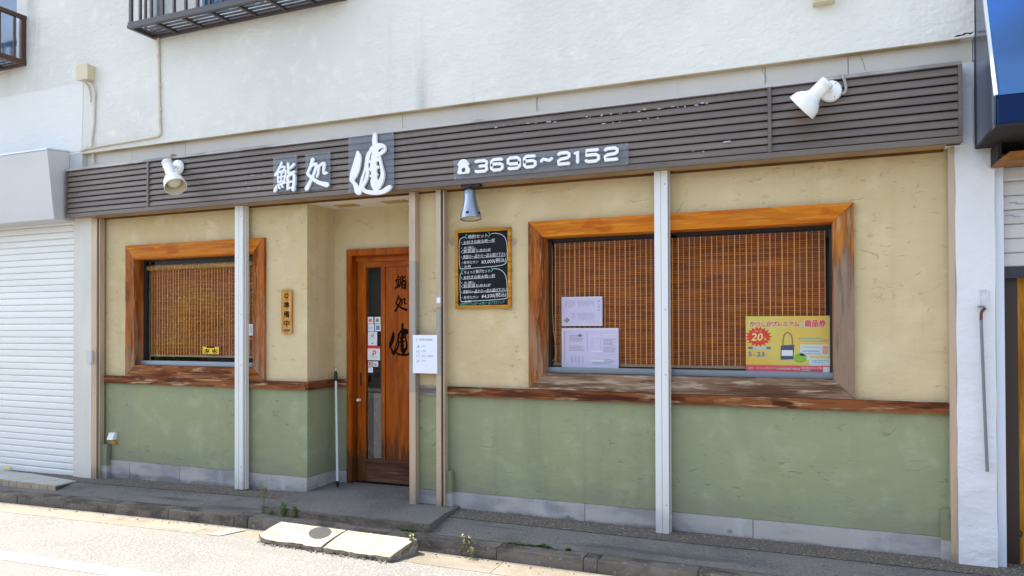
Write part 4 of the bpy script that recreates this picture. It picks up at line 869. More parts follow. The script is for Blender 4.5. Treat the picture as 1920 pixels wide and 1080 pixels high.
# blackboard
a, b = P(854, 431.5, -0.02), P(958, 577.5, -0.02); x0, x1, z0, z1 = a.x, b.x, b.z, a.z
t = thing('menu_blackboard', 'framed blackboard with chalk set menus and prices on cream wall', 'blackboard', ((x0+x1)/2, -0.01, z0))
fwid = 0.024
bm = new(); box(bm, x0+0.01, x1-0.01, -0.016, -0.002, z0+0.01, z1-0.01); build('slate_panel', bm, CHALKB, t)
hole, outer = (x0+fwid, x1-fwid, z0+fwid, z1-fwid), (x0, x1, z0, z1)
miter_frame(t, hole, outer, -0.030, -0.001, dict(top=W_BOARD, bot=W_BOARD, left=W_BOARD, right=W_BOARD))
def bp(u, v):                                            # zoomed photo units -> board plane
    return (x0+(u-183)/(748-183)*(x1-x0), z1-(v-150)/(968-150)*(z1-z0))
yb = -0.0168
def chalk(bm, s, u0, u1, v0, v1, sk=0.03):
    (a0, c0), (a1, c1) = bp(u0, v1), bp(u1, v0); text(bm, s, a0, a1, c0, c1, yb, shear=.12, skew=sk, bold=0.0)
bm = new()
for dv, h2, pr in ((0, '晩酌セット', '¥3,000(税込)'), (362, 'ちょっと贅沢セット', '¥4,500(税込)')):
    if dv == 0: chalk(bm, h2, 315, 515, 205, 244)
    else: chalk(bm, h2, 272, 540, 570, 606)
    for s, u0, u1, v0, v1 in (('・お好きな飲み物一杯', 240, 588, 262, 298), ('・お通し', 240, 388, 326, 350), ('・刺身盛り合わせ', 240, 545, 357, 388), ('・季節の一品から一品お選び下さい', 240, 706, 408, 446), ('・寿司七カン', 245, 420, 474, 506), ('・お椀', 250, 340, 520, 548)):
        chalk(bm, s, u0, u1, v0+dv, v1+dv)
    chalk(bm, pr, 450, 698, 462+dv-(10 if dv else 0), 515+dv-(10 if dv else 0), .06)
build('chalk_lettering', bm, CHALKW, t)
bm = new()
for path in ([(550, 207), (600, 205), (660, 225), (700, 280), (712, 400), (710, 470), (690, 520), (600, 540), (420, 548), (255, 556), (228, 540), (220, 420), (222, 280), (240, 240), (280, 230)],
             [(570, 566), (620, 570), (670, 600), (700, 660), (708, 760), (710, 850), (690, 872), (560, 884), (380, 890), (260, 895), (236, 880), (228, 760), (228, 640), (240, 600)]):
    ribbon(bm, [(*bp(*p), 0.0035) for p in path], yb, 0.0005, 4)
for v, u1 in ((302, 590), (362, 390), (392, 545), (452, 700), (664, 590), (724, 385), (752, 530), (806, 700)): ribbon(bm, [(*bp(250, v), 0.0022), (*bp(u1, v-10), 0.0022)], yb, 0.0005, 1)
build('chalk_border', bm, CHALKW, t)
bm = new(); chalk(bm, '※晩酌セットはお一人様に一品プラスアップ', 228, 682, 898, 930)
for path in ([(300, 200), (285, 222), (300, 246)], [(522, 196), (540, 215), (522, 240)], [(258, 566), (244, 590), (258, 612)], [(548, 556), (566, 572), (548, 596)]): ribbon(bm, [(*bp(*p), 0.005) for p in path], yb, 0.0006, 3)
build('green_chalk_note', bm, CHALKG, t)
for px0, s in ((849, -1), (963, 1)):
    bm = new(); c = P(px0, 453, -0.008)
    for k in range(3):
        pts = [(c.x-s*0.02, -0.008, c.z+0.02*(k-1)), (c.x+s*0.008, -0.018, c.z+0.012+0.008*k), (c.x+s*(0.014+.004*k), -0.012, c.z-0.006), (c.x-s*0.002, -0.006, c.z-0.035+0.012*k)]
        tube(bm, spline(pts, 4), 0.0016, 5)
    build('hanging_wire', bm, CABLE, t)

# ================================================================== STICKERS
def sticker(px0, py0, px1, py1, Y, label, group=None, m=PWHITE, kind_='sticker'):
    a, b = P(px0, py0, Y), P(px1, py1, Y)
    t = thing(kind_, label, kind_.replace('_', ' '), ((a.x+b.x)/2, Y, b.z), group)
    bm = new(); box(bm, a.x, b.x, Y-0.0008, Y+0.0008, b.z, a.z); build('sticker_sheet', bm, m, t)
    return t, F(a.x, b.x, b.z, a.z), Y-0.0014
def disc(bm, f, u, v, ru, rv, y):
    c = f(u, v); vs2 = [bm.verts.new((f(u+ru*math.cos(k*math.pi/8), v)[0], y, f(u, v+rv*math.sin(k*math.pi/8))[1])) for k in range(16)]; bm.faces.new(vs2)
YS = YD+0.0145; GS = 'payment stickers on the door glass'
SX = lambda x: 640+x/7.714
SY = lambda y: 580+y/7.714
t, f, y = sticker(SX(383), SY(110), SX(463), SY(208), YS, 'small card sticker with overlapping red and orange circles', GS)
bm = new(); disc(bm, f, .40, .5, .24, .24, y); build('red_circle', bm, PRED, t); bm = new(); disc(bm, f, .62, .5, .24, .24, y-0.0003); build('orange_circle', bm, PORANGE, t)
t, f, y = sticker(SX(482), SY(110), SX(566), SY(207), YS, 'small card sticker with blue, red and green bars', GS)
for k, m_ in enumerate((PBLUE, PRED, PGREEN)): bm = new(); rectf(bm, f, .2+.2*k, .25, .38+.2*k, .75, y); build('colour_bar', bm, m_, t)
t, f, y = sticker(SX(385), SY(214), SX(474), SY(318), YS, 'small pale card sticker with thin blue lettering', GS)
bm = new(); textf(bm, f, 'Diners', .15, .42, .85, .60, y); build('sticker_lettering', bm, PBLUE, t)
t, f, y = sticker(SX(486), SY(214), SX(570), SY(316), YS, 'small card sticker with a blue square', GS)
bm = new(); rectf(bm, f, .2, .2, .8, .8, y); build('blue_square', bm, PBLUE, t); bm = new(); textf(bm, f, 'AM', .3, .32, .7, .48, y-0.0003); textf(bm, f, 'EX', .3, .54, .7, .70, y-0.0003); build('sticker_lettering', bm, PSKY, t)
t, f, y = sticker(SX(385), SY(325), SX(518), SY(524), YS, 'tall white sticker with faint pink round drawing', GS)
bm = new(); disc(bm, f, .5, .22, .22, .15, y); build('pink_disc', bm, flat('print_pink', (0.75, 0.55, 0.58)), t)
bm = new()
for u, v in ((.33, .45), (.66, .45), (.5, .34), (.40, .30), (.60, .30)): disc(bm, f, u, v, .06, .04, y-0.0003)
rectf(bm, f, .38, .80, .62, .88, y); build('sticker_marks', bm, flat('print_slate', (0.22, 0.24, 0.35)), t)
t, f, y = sticker(SX(380), SY(532), SX(560), SY(738), YS, 'largest white payment sticker with red header and red letter P', GS)
bm = new(); rectf(bm, f, 0, 0, 1, .17, y); build('red_header', bm, PRED, t)
bm = new(); ribbon(bm, [(*f(.44, .66), .010), (*f(.47, .36), .010), (*f(.60, .34), .010), (*f(.66, .43), .010), (*f(.60, .54), .010), (*f(.48, .56), .010)], y, 0.0003, 3); ribbon(bm, [(*f(.34, .58), .006), (*f(.36, .68), .006)], y, .0003, 1); build('letter_p', bm, PRED, t)
bm = new(); textf(bm, f, 'PayPay', .2, .72, .78, .82, y); build('sticker_lettering', bm, PGREY, t)
t, f, y = sticker(SX(388), SY(752), SX(452), SY(828), YS, 'tiny sticker with a solid red square, under the largest sticker', GS)
bm = new(); rectf(bm, f, .15, .15, .85, .8, y); build('red_square', bm, PRED, t); bm = new(); disc(bm, f, .58, .5, .16, .15, y-0.0003); build('orange_dot', bm, PGOLD, t)
t, f, y = sticker(SX(462), SY(752), SX(532), SY(830), YS, 'tiny sticker with a red and grey figure, right of the red square', GS)
bm = new(); rectf(bm, f, .2, .35, .55, .6, y); build('grey_mark', bm, PGREY, t); bm = new(); rectf(bm, f, .3, .62, .85, .8, y); build('red_mark', bm, PRED, t)
t, f, y = sticker(SX(388), SY(837), SX(457), SY(915), YS, 'tiny nearly blank white sticker, lowest on the door glass', GS)
bm = new(); textf(bm, f, '・・・', .2, .4, .8, .5, y); build('sticker_lettering', bm, PGREY, t)
YW = YG-0.0045
t, f, y = sticker(380, 650, 410.5, 664, YW, 'yellow sticker with a pair of staring black eyes, left window', None, STICKY)
bm = new()
for s in (-1, 1):
    X = lambda u: .5+s*u
    ribbon(bm, [(*f(X(.08), .35), .006), (*f(X(.22), .70), .010), (*f(X(.40), .40), .006)], y, .0003, 3); ribbon(bm, [(*f(X(.10), .62), .006), (*f(X(.24), .90), .006), (*f(X(.42), .70), .006)], y, .0003, 3)
    disc(bm, f, X(.24), .42, .055, .13, y-0.0002)
rectf(bm, f, .25, .0, .75, .16, y); build('eye_drawing', bm, INK, t)
a = sticker(461.5, 607.5, 478.5, 629, YW, 'square white sticker with pale blue figure, right edge of left window', None)
t, f, y = a; bm = new(); ribbon(bm, [(*f(.45, .25), .016), (*f(.55, .5), .022), (*f(.5, .75), .016)], y, .0003, 3); build('blue_figure', bm, PSKY, t)
t, f, y = sticker(464, 633, 477, 637, YW, 'tiny red strip sticker below the square white one', None, PRED)

# ================================================================== SPOTLIGHTS
def spot(label, disc_c, body0, mouth, m, rb, rm, bracket='disc', cable=None):
    t = thing('spotlight', label, 'spotlight', disc_c, 'spotlights along the fascia')
    dc = Vector(disc_c); b0, mo = Vector(body0), Vector(mouth); ax = (mo-b0); L = ax.length; ax.normalize()
    bm = new(); prof = [(0, rb*0.75), (0.008*L/.3, rb*0.97), (0.02, rb), (L*.50, rb), (L*.53, rb*1.04), (L*.60, rb*1.2), (L*.68, rb*1.62), (L*.80, rm*.92), (L*.93, rm*.99), (L, rm)]
    if bracket == 'soffit': prof = [(0, rb*.6), (0.012, rb*.95), (0.02, rb), (L*.32, rb*1.02), (L*.36, rb*1.10), (L*.60, rb*1.35), (L*.85, rm*.96), (L, rm)]
    inn = [(d-0.002 if d < L else d, r-0.007) for d, r in prof if d > L*.5][::-1]
    lathe(bm, b0, ax, prof, 28, True, False); body = build('lamp_housing', bm, m, t, smooth=38)
    bm = new(); lathe(bm, b0, ax, [(L, rm), (L+0.001, rm+0.001), (L+0.006, rm+0.001), (L+0.006, rm-0.004)] , 28, False, False); build('rim', bm, m, body, smooth=40)
    bm = new(); lathe(bm, b0, ax, inn + [(L*.5, 0.002)], 28, False, True); build('reflector', bm, LAMPIN, body, smooth=40)
    bm = new(); lathe(bm, b0, ax, [(L*.55, rb*.5), (L*.7, rb*.8), (L*.86, rm*.62), (L*.90, rm*.5), (L*.92, rm*.2)], 16, True, True); build('bulb', bm, BULB, body, smooth=60)
    bm = new()
    for k in range(6):                                     # cooling ribs and a seam round the barrel
        lathe(bm, b0+ax*(L*(.06+.02*k)), ax, [(0, rb+.0005), (.0006, rb+.0018), (.0018, rb+.0018), (.0024, rb+.0005)], 24, False, False)
    build('barrel_ribs', bm, m, body, smooth=40)
    if bracket == 'disc':
        bm = new(); lathe(bm, (dc.x, dc.y, dc.z), (0, -1, 0), [(0, .066), (.012, .066), (.022, .060), (.028, .044), (.030, .02)], 24); build('wall_plate', bm, m, t, smooth=35)
        bm = new()
        for an in (0.9, 2.2, 3.6, 5.2): lathe(bm, (dc.x+.048*math.cos(an), dc.y-.024, dc.z+.048*math.sin(an)), (0, -1, 0), [(0, .004), (.0035, .0035)], 8)
        build('plate_screws', bm, BLACKM, t)
        j = b0+ax*(L*.30)
        bm = new(); tube(bm, [(dc.x, dc.y-.026, dc.z), (dc.x+(j.x-dc.x)*.4, (dc.y+j.y)/2-.01, dc.z+(j.z-dc.z)*.3), j], [.018, .016, .018], 10); build('knuckle_arm', bm, m, t, smooth=50)
    else:
        bm = new(); box(bm, dc.x-.075, dc.x+.075, dc.y-.03, dc.y+.03, dc.z-.018, dc.z); build('ceiling_bracket', bm, BLACKM, t, bevel=.003)
        bm = new(); tube(bm, [(dc.x-.01, dc.y, dc.z-.016), (dc.x-.01, dc.y, dc.z-.05), b0+ax*.03], .013, 8); build('knuckle_arm', bm, BLACKM, t, smooth=50)
        bm = new()
        for k in range(5):
            an = 2*math.pi*k/5+.35; d_, u_, v_ = frame_of(ax); rr = rm*.955
            c = b0+ax*(L*.88)+(u_*math.cos(an)+v_*math.sin(an))*rr; n_ = (u_*math.cos(an)+v_*math.sin(an)); tt = n_.cross(ax)
            bm.faces.new([bm.verts.new(c+n_*.002+tt*a_*.011+ax*b_*.009) for a_, b_ in ((-1, -1), (1, -1), (1, 1), (-1, 1))])
        build('vent_hole', bm, SLOT, body)
    if cable:
        bm = new(); tube(bm, spline(cable, 5), .008, 8); build('cable_tube', bm, CABLE, t, smooth=60)
    return t
d1 = P(335, 314, FY); spot('white spotlight aimed down at the left end of the fascia', (d1.x, FY-.002, d1.z), P(312, 303, -0.335), P(329, 349, -0.415), LAMPW, .042, .091, cable=[(P(322, 306, -.23)[0], -.225, P(322, 306, -.23)[2]), (P(321, 298, -.21).x, -.215, P(321, 298, -.21).z), (P(320, 293, -.21).x, -.205, 3.045), (P(320, 293, -.2).x, -.13, 3.05)])
d2 = P(1557, 172, FY); spot('white spotlight tilted left at the right end of the fascia', (d2.x, FY-.002, d2.z), P(1554, 152, -0.335), P(1504, 201, -0.292), LAMPW, .044, .096, cable=[(d2.x+.05, -.212, d2.z-.02), (P(1584, 174, -.21).x, -.215, P(1584, 174, -.21).z), (P(1586, 160, -.21).x, -.215, P(1586, 160, -.21).z), (P(1579, 140, -.22).x, -.222, P(1579, 140, -.22).z), (P(1577, 136, -.2).x, -.15, 3.055)])
m0 = P(882, 349, -0.17); spot('aluminium spotlight hanging under the fascia above the blackboard', (m0.x, -0.150, 2.564), P(880.5, 356, -0.155), P(883, 409, -0.175), LAMPM, .044, .079, 'soffit')

# ================================================================== PIPES, BOXES, RODS
UY = -0.13
def up_(x, y, d=0.012): p = P(x, y, UY-d); return (p.x, p.y, p.z)
bm = new(); pts = [up_(297, 60), up_(298, 160), up_(300, 235), up_(301, 250), up_(297, 255), up_(270, 260), up_(215, 269), up_(160, 279), up_(152, 283)]
tube(bm, pts, .0125, 8); cp = tag(build('conduit_pipe', bm, CONDUIT, smooth=60, loc=P(300, 200, UY)), 'thin cream conduit pipe bending down the white upper wall', 'pipe')
bm = new()
for x, y in ((297, 105), (299, 160), (300, 205)): q = Vector(up_(x, y)); lathe(bm, (q.x, q.y, q.z-.012), (0, 0, 1), [(0, .017), (.024, .017)], 10)
build('pipe_clip', bm, CONDUIT, cp)
a, b = P(158, 128, UY), P(180, 153, UY); t = thing('junction_box', 'beige square junction box high on the white wall at left', 'junction box', ((a.x+b.x)/2, UY, b.z))
bm = new(); box(bm, a.x+.01, b.x-.01, UY-.075, UY-.0005, b.z+.01, a.z-.005); build('box_body', bm, JBOX, t, bevel=.008)
bm = new(); box(bm, a.x+.004, b.x-.004, UY-.088, UY-.0755, b.z+.004, a.z); build('box_lid', bm, JBOX, t, bevel=.006)
bm = new(); tube(bm, spline([up_(166, 155, .03), up_(172, 160, .03), up_(177, 172, .02), up_(177, 190, .012), up_(176, 232, .012), up_(172, 258, .015), up_(171, 275, .03)], 4), .012, 8)
tube(bm, [(P(171, 274, -.1).x, -.15, P(171, 274, -.15).z), (P(172, 282, -.11).x, -.10, P(172, 282, -.11).z), (P(175, 306, -.10).x, -.10, P(175, 306, -.10).z)], .012, 8)
tag(build('cable', bm, CONDUIT, smooth=60, loc=P(175, 230, UY)), 'white cable dropping from junction box behind the fascia', 'cable')
bm = new(); tube(bm, spline([up_(162, 156, .014), up_(167, 166, .012), up_(170, 180, .012), up_(170, 192, .012)], 4), .006, 6); tag(build('cable', bm, CONDUIT, smooth=60, loc=P(168, 175, UY)), 'short loose cable end under the junction box', 'cable')
c = P(1545, -6, UY); t = thing('junction_box', 'small beige junction box at the top edge above the right spotlight', 'junction box', (c.x, UY, c.z)); bm = new(); box(bm, c.x-.065, c.x+.06, UY-.07, UY-.0005, P(1545, 3, UY-.06).z, c.z+.1); build('box_body', bm, JBOX, t, bevel=.02)
bm = new(); box(bm, c.x-.055, c.x+.05, UY-.08, UY-.0705, P(1545, 3, UY-.06).z+.015, c.z+.09); build('box_lid', bm, JBOX, t, bevel=.008)
# outdoor socket
a, b = P(206, 808, -.001), P(224, 833, -.001); cx = (a.x+b.x)/2
t = thing('outdoor_socket', 'small white outdoor socket with hood low on the green wall', 'socket', (cx, 0, b.z))
bm = new(); prism(bm, [(cx-.04, -.002, a.z-.008), (cx-.04, -.030, a.z-.012), (cx-.04, -.056, a.z-.075), (cx-.04, -.002, a.z-.075)], (.075, 0, 0)); build('socket_hood', bm, POSTW, t, bevel=.005)
bm = new(); box(bm, cx-.022, cx+.035, -.03, -.002, a.z-.115, a.z-.076); build('socket_base', bm, W_SIGN, t, bevel=.004)
bm = new(); q = a.z; tube(bm, spline([(cx-.05, -.012, q-.06), (cx-.055, -.010, q-.16), (cx-.052, -.012, q-.26), (cx-.06, -.015, .11)], 3), .005, 6); build('socket_cable', bm, CABLE, t)
bm = new(); a, b = P(165, 658, -.09), P(174, 681, -.09); box(bm, a.x, b.x, -.105, -.0855, b.z, a.z); t = tag(build('switch_box', bm, HOUSING, bevel=.004, loc=P(169, 670, -.09)), 'small grey switch box on the cream pillar beside shutter', 'switch box')
# leaning pole
b0 = PZ(633, 913, 0.13); t0 = Vector((P(629.5, 694, 0.30).x, 0.30, P(629.5, 694, 0.30).z)); ax = (t0-b0)
t = thing('leaning_pole', 'thin white pole with black grip leaning beside the door', 'pole', b0)
bm = new(); lathe(bm, b0+ax*.05, ax, [(0, .0105), (ax.length*.86, .0105)], 10); build('pole_shaft', bm, POLEW, t, smooth=50)
bm = new(); lathe(bm, b0+ax*.905, ax, [(0, .014), (ax.length*.06, .016), (ax.length*.075, .012), (ax.length*.09, .006)], 10); build('pole_grip', bm, BLACKM, t, smooth=50)
bm = new(); lathe(bm, b0, ax, [(0, .004), (ax.length*.02, .015), (ax.length*.05, .013)], 10); build('pole_tip', bm, BLACKM, t, smooth=50)
bm = new(); lathe(bm, b0+ax*.994, ax, [(0, .005), (.025, .004)], 8); build('pole_pin', bm, POLEW, t)
# shutter hook rod on the white pillar
h = [P(x, y, -.11) for x, y in ((1847, 577), (1845, 580), (1840, 586), (1839.5, 600), (1841, 640), (1845, 740), (1851, 884))]
t = thing('hook_rod', 'grey shutter hook rod hanging on the white pillar', 'rod', h[-1])
bm = new(); tube(bm, [(p.x, -.112, p.z) for p in h[3:]], .0085, 8); build('rod_shaft', bm, RODG, t, smooth=50)
bm = new(); tube(bm, spline([(p.x, -.112, p.z) for p in h[:4]], 4), .0085, 8); build('rod_grip', bm, RODR, t, smooth=50)
bm = new(); c = P(1840, 575.5, -.10); box(bm, c.x-.018, c.x+.012, -.125, -.092, c.z-.004, c.z+.006); build('rod_hook', bm, RODG, t)
bm = new(); c = P(1844, 560, -.09); wall(bm, c.x-.022, c.x+.022, c.z-.05, c.z+.05, -.097, -.088, [(c.x-.019, c.x+.019, c.z-.047, c.z+.047)]); tag(build('adhesive_trace', bm, PILLAR, loc=c), 'faint square outline of old plate above the hook rod', 'trace')
# tape on the rail
a = P(822, 563, -.091); tag(bxo('tape_patch', (a.x-.016, a.x+.017, -.0915, -.0902, a.z-.02, a.z+.022), PAPERW, loc=a), 'small cream tape patch on the rail left of blackboard', 'tape')

# ================================================================== LEFT NEIGHBOUR: SHUTTER, HOUSING, TILED STEP
sh = thing('roller_shutter', 'closed pale roller shutter of the neighbouring shop at left', 'shutter', (-8.0, -0.03, 0.04))
SX0, SX1, SYY = -10.2, -6.795, -0.03
z = 0.035; n_sl = 0
base = None
while z < 2.62:
    if base is None:
        bm = new(); pf = [(0.004, 0.0005), (-.0045, .0045), (-.0075, .012), (-.008, .030), (-.0075, .052), (-.0045, .0612), (.004, .0650), (.010, .0650), (.010, .0005)]
        prism(bm, [(SX0, SYY+y, z+zz) for y, zz in pf], (SX1-SX0, 0, 0)); base = build('shutter_slat', bm, SHUT, sh)
    else:
        o = base.copy(); COL.objects.link(o); o.parent = sh; o.location = (0, 0, z-0.035)
    z += 0.0655; n_sl += 1
bm = new(); box(bm, SX0, SX1, SYY-.016, SYY+.012, -.03+.02, .036); build('bottom_bar', bm, SHUT, sh, bevel=.003)
bm = new(); box(bm, SX1+.002, -6.702, -.07, .03, -.1, 2.62); build('guide_rail', bm, PILLARL, sh, bevel=.004)
bm = new(); a, b = P(24, 876.5, SYY-.01), P(38, 872, SYY-.01); quad(bm, P(8, 880, SYY-.018).x, P(20, 874, SYY-.018).x, P(8, 880, SYY-.018).z, P(10, 873, SYY-.018).z, SYY-.0185); build('tape_mark', bm, PGOLD, sh)
hs = thing('shutter_housing', 'grey white sloping shutter housing box above the left shutter', 'housing', (-8.0, -0.2, 2.5))
HX = -6.775
bm = new(); prism(bm, [(-10.4, -.1305, 3.215), (-10.4, -.355, 3.19), (-10.4, -.285, 2.545), (-10.4, .02, 2.545), (-10.4, .02, 2.62), (-10.4, -.1305, 2.62)], (HX+10.4, 0, 0)); build('housing_shell', bm, HOUSING, hs, bevel=.006)
bm = new(); prism(bm, [(-10.41, -.1305, 3.217), (-10.41, -.362, 3.192), (-10.41, -.362, 3.206), (-10.41, -.1305, 3.231)], (HX+10.416, 0, 0)); build('housing_cap', bm, ALUW, hs)
bm = new(); box(bm, HX-.03, -6.60, -.127, .05, 2.64, 3.183); build('housing_return', bm, HOUSING, hs)
ts = thing('tiled_step', 'low tiled step in front of the left roller shutter', 'step', (-7.6, -0.4, 0.03))
TX1, TY0, TY1 = -6.40, -0.535, -0.075
bm = new(); hexa(bm, [(-10.5, TY0+.006, -.1), (-10.5, TY0+.006, .078), (-10.5, TY1, -.1), (-10.5, TY1, .034), (TX1-.006, TY0+.006, -.1), (TX1-.006, TY0+.006, .080), (TX1-.24, TY1, -.1), (TX1-.24, TY1, .036)]); build('step_core', bm, MORTAR, ts)
xx = TX1
while xx > -10.0:
    a, b = xx-.105+.003, xx-.003
    bm = new(); box(bm, a, b, TY0, TY0+.0055, .012, .080); build('step_tile', bm, TILE, ts)
    for k in range(2):
        t0_, t1_ = k/2, (k+1)/2; s0, s1 = TY0+.008+(TY1-TY0-.01)*t0_, TY0+.004+(TY1-TY0-.01)*t1_; q0, q1 = .085-.044*t0_, .085-.044*t1_
        off0, off1 = (-.24*t0_ if b > TX1-.02 else 0), (-.24*t1_ if b > TX1-.02 else 0)
        if b+off1 < a+0.01: off1 = a+.02-b
        lim0, lim1 = TX1-.24*t0_-.002, TX1-.24*t1_-.002
        b0_, b1_ = min(b, lim0), min(b, lim1)
        if b0_ <= a+.005: continue
        b1_ = max(b1_, a+.004)
        bm = new(); hexa(bm, [(a, s0, q0-.012), (a, s0, q0), (a, s1, q1-.012), (a, s1, q1), (b0_, s0, q0-.012), (b0_, s0, q0), (b1_, s1, q1-.012), (b1_, s1, q1)]); build('step_tile', bm, TILETOP, ts)
    xx -= .105

# ================================================================== WINDOW GUARDS
def guard(name, label, x0, x1, z0, z1, m, ms, step, bays):
    y0, y1 = -0.41, UY-.001
    t = thing(name, label, 'window guard', ((x0+x1)/2, -.27, z0), 'metal window guards on the upper wall')
    bm = new(); box(bm, x0, x1, y0-.012, y0+.022, z0, z0+.026); box(bm, x0+.004, x1-.004, y0-.006, y0+.022, z0+.0265, z0+.052); build('front_rail', bm, m, t, bevel=.002)
    bm = new(); box(bm, x0+.03, x1-.03, y1-.035, y1, z0, z0+.03); build('rear_rail', bm, m, t)
    for x in (x0, x1-.03): bm = new(); box(bm, x, x+.03, y0+.0225, y1, z0, z0+.05); build('side_rail', bm, m, t, bevel=.002)
    bm = new(); box(bm, x0, x1, y0, y0+.035, z1-.04, z1); build('top_rail', bm, m, t, bevel=.003)
    for x in (x0, x1-.035): bm = new(); box(bm, x, x+.035, y0+.036, y1, z1-.04, z1); build('top_side_rail', bm, m, t, bevel=.003)
    for x in (x0+.0015, x1-.0365):
        bm = new(); box(bm, x, x+.033, y1-.05, y1, z0+.051, z1-.041); build('wall_upright', bm, m, t)
        bm = new(); box(bm, x, x+.03, y0+.006, y0+.03, z0+.0525, z1-.0405); build('corner_upright', bm, m, t)
        for yy in (-.24,): bm = new(); box(bm, x+.006, x+.024, yy-.009, yy+.009, z0+.051, z1-.041); build('guard_bar', bm, m, t)
    n_ = int((x1-x0)/step)
    pb = None
    for i in range(1, n_):
        x = x0+(x1-x0)*i/n_
        if pb is None:
            bm = new(); box(bm, x-.010, x+.010, y0+.004, y0+.024, z0+.0525, z1-.0405); pb = build('guard_bar', bm, m, t); px_ = x
        else:
            o = pb.copy(); COL.objects.link(o); o.parent = t; o.location = (x-px_, 0, 0)
    for i in range(1, bays):
        x = x0+(x1-x0)*i/bays; bm = new(); box(bm, x-.014, x+.014, y0+.0225, y1-.0355, z0+.002, z0+.024); build('cross_bar', bm, m, t)
    for k in range(4):
        yy = y0+.045+.052*k
        bm = new(); box(bm, x0+.0305, x1-.0305, yy, yy+.030, z0+.0245, z0+.030); build('floor_slat', bm, ms, t)
    return t
guard('window_guard', 'dark metal window guard under the middle upper window', -5.655, -3.53, 4.142, 4.80, GUARD, GSLAT, .13, 7)
guard('window_guard', 'brown metal window guard at the upper left corner', -9.7, -7.40, 4.145, 4.645, GUARDB, GSLAT, .13, 7)
bm = new(); c = P(287, 10, -.2); tube(bm, [(c.x, -.20, 4.20), (c.x, -.20, 5.6)], .035, 12); dp = tag(build('drain_pipe', bm, ALUW, smooth=50, loc=(c.x, -.2, 4.2)), 'short grey drain pipe inside the middle window guard', 'pipe')
bm = new(); tube(bm, spline([(c.x+.02, -.24, 4.23), (c.x-.01, -.25, 4.255), (c.x-.03, -.22, 4.29), (c.x+.02, -.19, 4.31)], 4), .010, 7); build('pipe_clamp', bm, WHITEP, dp, smooth=50)

# ================================================================== RIGHT NEIGHBOUR
aw = thing('blue_awning', 'glossy blue metal awning of the neighbouring shop at right', 'awning', (1.6, -0.3, 2.53))
AX0, AX1 = 0.812, 4.2
sec = [(-.128, 2.545), (-.62, 2.545), (-.63, 2.69), (-.128, 3.86)]
bm = new(); prism(bm, [(AX0, y, z) for y, z in sec], (.010, 0, 0)); build('awning_side', bm, BLUESIDE, aw, bevel=.002)
bm = new(); box(bm, AX0-.004, AX0+.012, -.127, -.10, 2.535, 3.9); build('wall_flange', bm, DKBLUE, aw)
bm = new(); prism(bm, [(AX0+.013, -.655, 2.545), (AX0+.013, -.655, 2.688), (AX0+.013, -.635, 2.69), (AX0+.013, -.635, 2.545)], (AX1-AX0, 0, 0)); build('awning_valance', bm, BLUEV, aw, bevel=.002)
bm = new(); prism(bm, [(AX0+.013, -.652, 2.692), (AX0+.013, -.128, 3.87), (AX0+.013, -.110, 3.86), (AX0+.013, -.635, 2.692)], (AX1-AX0, 0, 0)); build('awning_sheet', bm, BLUE, aw)
bm = new(); prism(bm, [(AX0-.002, -.657, 2.695), (AX0-.002, -.131, 3.877), (AX0-.002, -.112, 3.872), (AX0-.002, -.637, 2.693)], (.014, 0, 0)); build('awning_edge_trim', bm, ALUW, aw)
bm = new(); prism(bm, [(AX0-.001, -.128, 2.528), (AX0-.001, -.652, 2.528), (AX0-.001, -.652, 2.5445), (AX0-.001, -.128, 2.5445)], (AX1-AX0, 0, 0)); build('awning_underside', bm, SLOT, aw)
nb = thing('neighbour_building', 'neighbouring shop front at the right edge, with a dark opening', 'building', (2.0, 0.2, 0.1))
bm = new(); box(bm, 0.913, 0.956, -.06, .12, -.1, 2.499); build('white_trim', bm, TRIMW, nb, bevel=.003)
bm = new(); box(bm, 0.809, 4.2, -.10, .30, 3.06, 6.0); build('upper_wall', bm, UPPER, nb)
bm = new(); box(bm, 0.909, 4.2, -.085, .0, 2.50, 3.055); build('lintel', bm, DARKIN, nb)
bm = new(); prism(bm, [(.885, -.30, 2.418), (.945, -.30, 2.466), (4.2, -.30, 2.466), (4.2, -.30, 2.418)], (0, .21, 0)); build('head_board', bm, W_STRIP, nb, bevel=.003)
bm = new(); box(bm, .890, .908, -.28, -.0851, 2.42, 2.527); build('bracket', bm, SLOT, nb)
bm = new(); box(bm, .957, 1.036, .02, .12, -.1, 1.95); build('dark_jamb', bm, mat('dark_brown_jamb', (0.035, 0.018, 0.013), 0.5), nb)
bm = new(); box(bm, 1.037, 1.30, .05, .12, -.1, 1.95); build('timber_door', bm, W_ORANGE, nb, bevel=.004)
bm = new(); box(bm, .909, 4.2, .125, .2, -.1, 3.1); build('back_wall', bm, DARKIN, nb)
c = P(1911, 1000, .04); bm = new(); tube(bm, spline([(c.x-.012, .04, c.z+.02), (c.x+.01, .03, c.z+.01), (c.x+.004, .03, c.z-.015), (c.x-.012, .04, c.z-.008)], 4), .004, 6); build('door_ring', bm, BLACKM, nb)
ns = thing('roller_shutter', 'half raised grey roller shutter at the right edge', 'shutter', (2.0, 0.0, 1.8))
z = 1.845; base = None
while z < 2.43:
    if base is None:
        bm = new(); pf = [(0.006, 0.0005), (-.004, .0045), (-.0072, .012), (-.008, .060), (-.0045, .0785), (.006, .0830), (.010, .0830), (.010, .0005)]
        prism(bm, [(.960, y-.02, z+zz) for y, zz in pf], (3.2, 0, 0)); base = build('shutter_slat', bm, SHUTR, ns)
    else:
        o = base.copy(); COL.objects.link(o); o.parent = ns; o.location = (0, 0, z-1.845)
    z += .0835
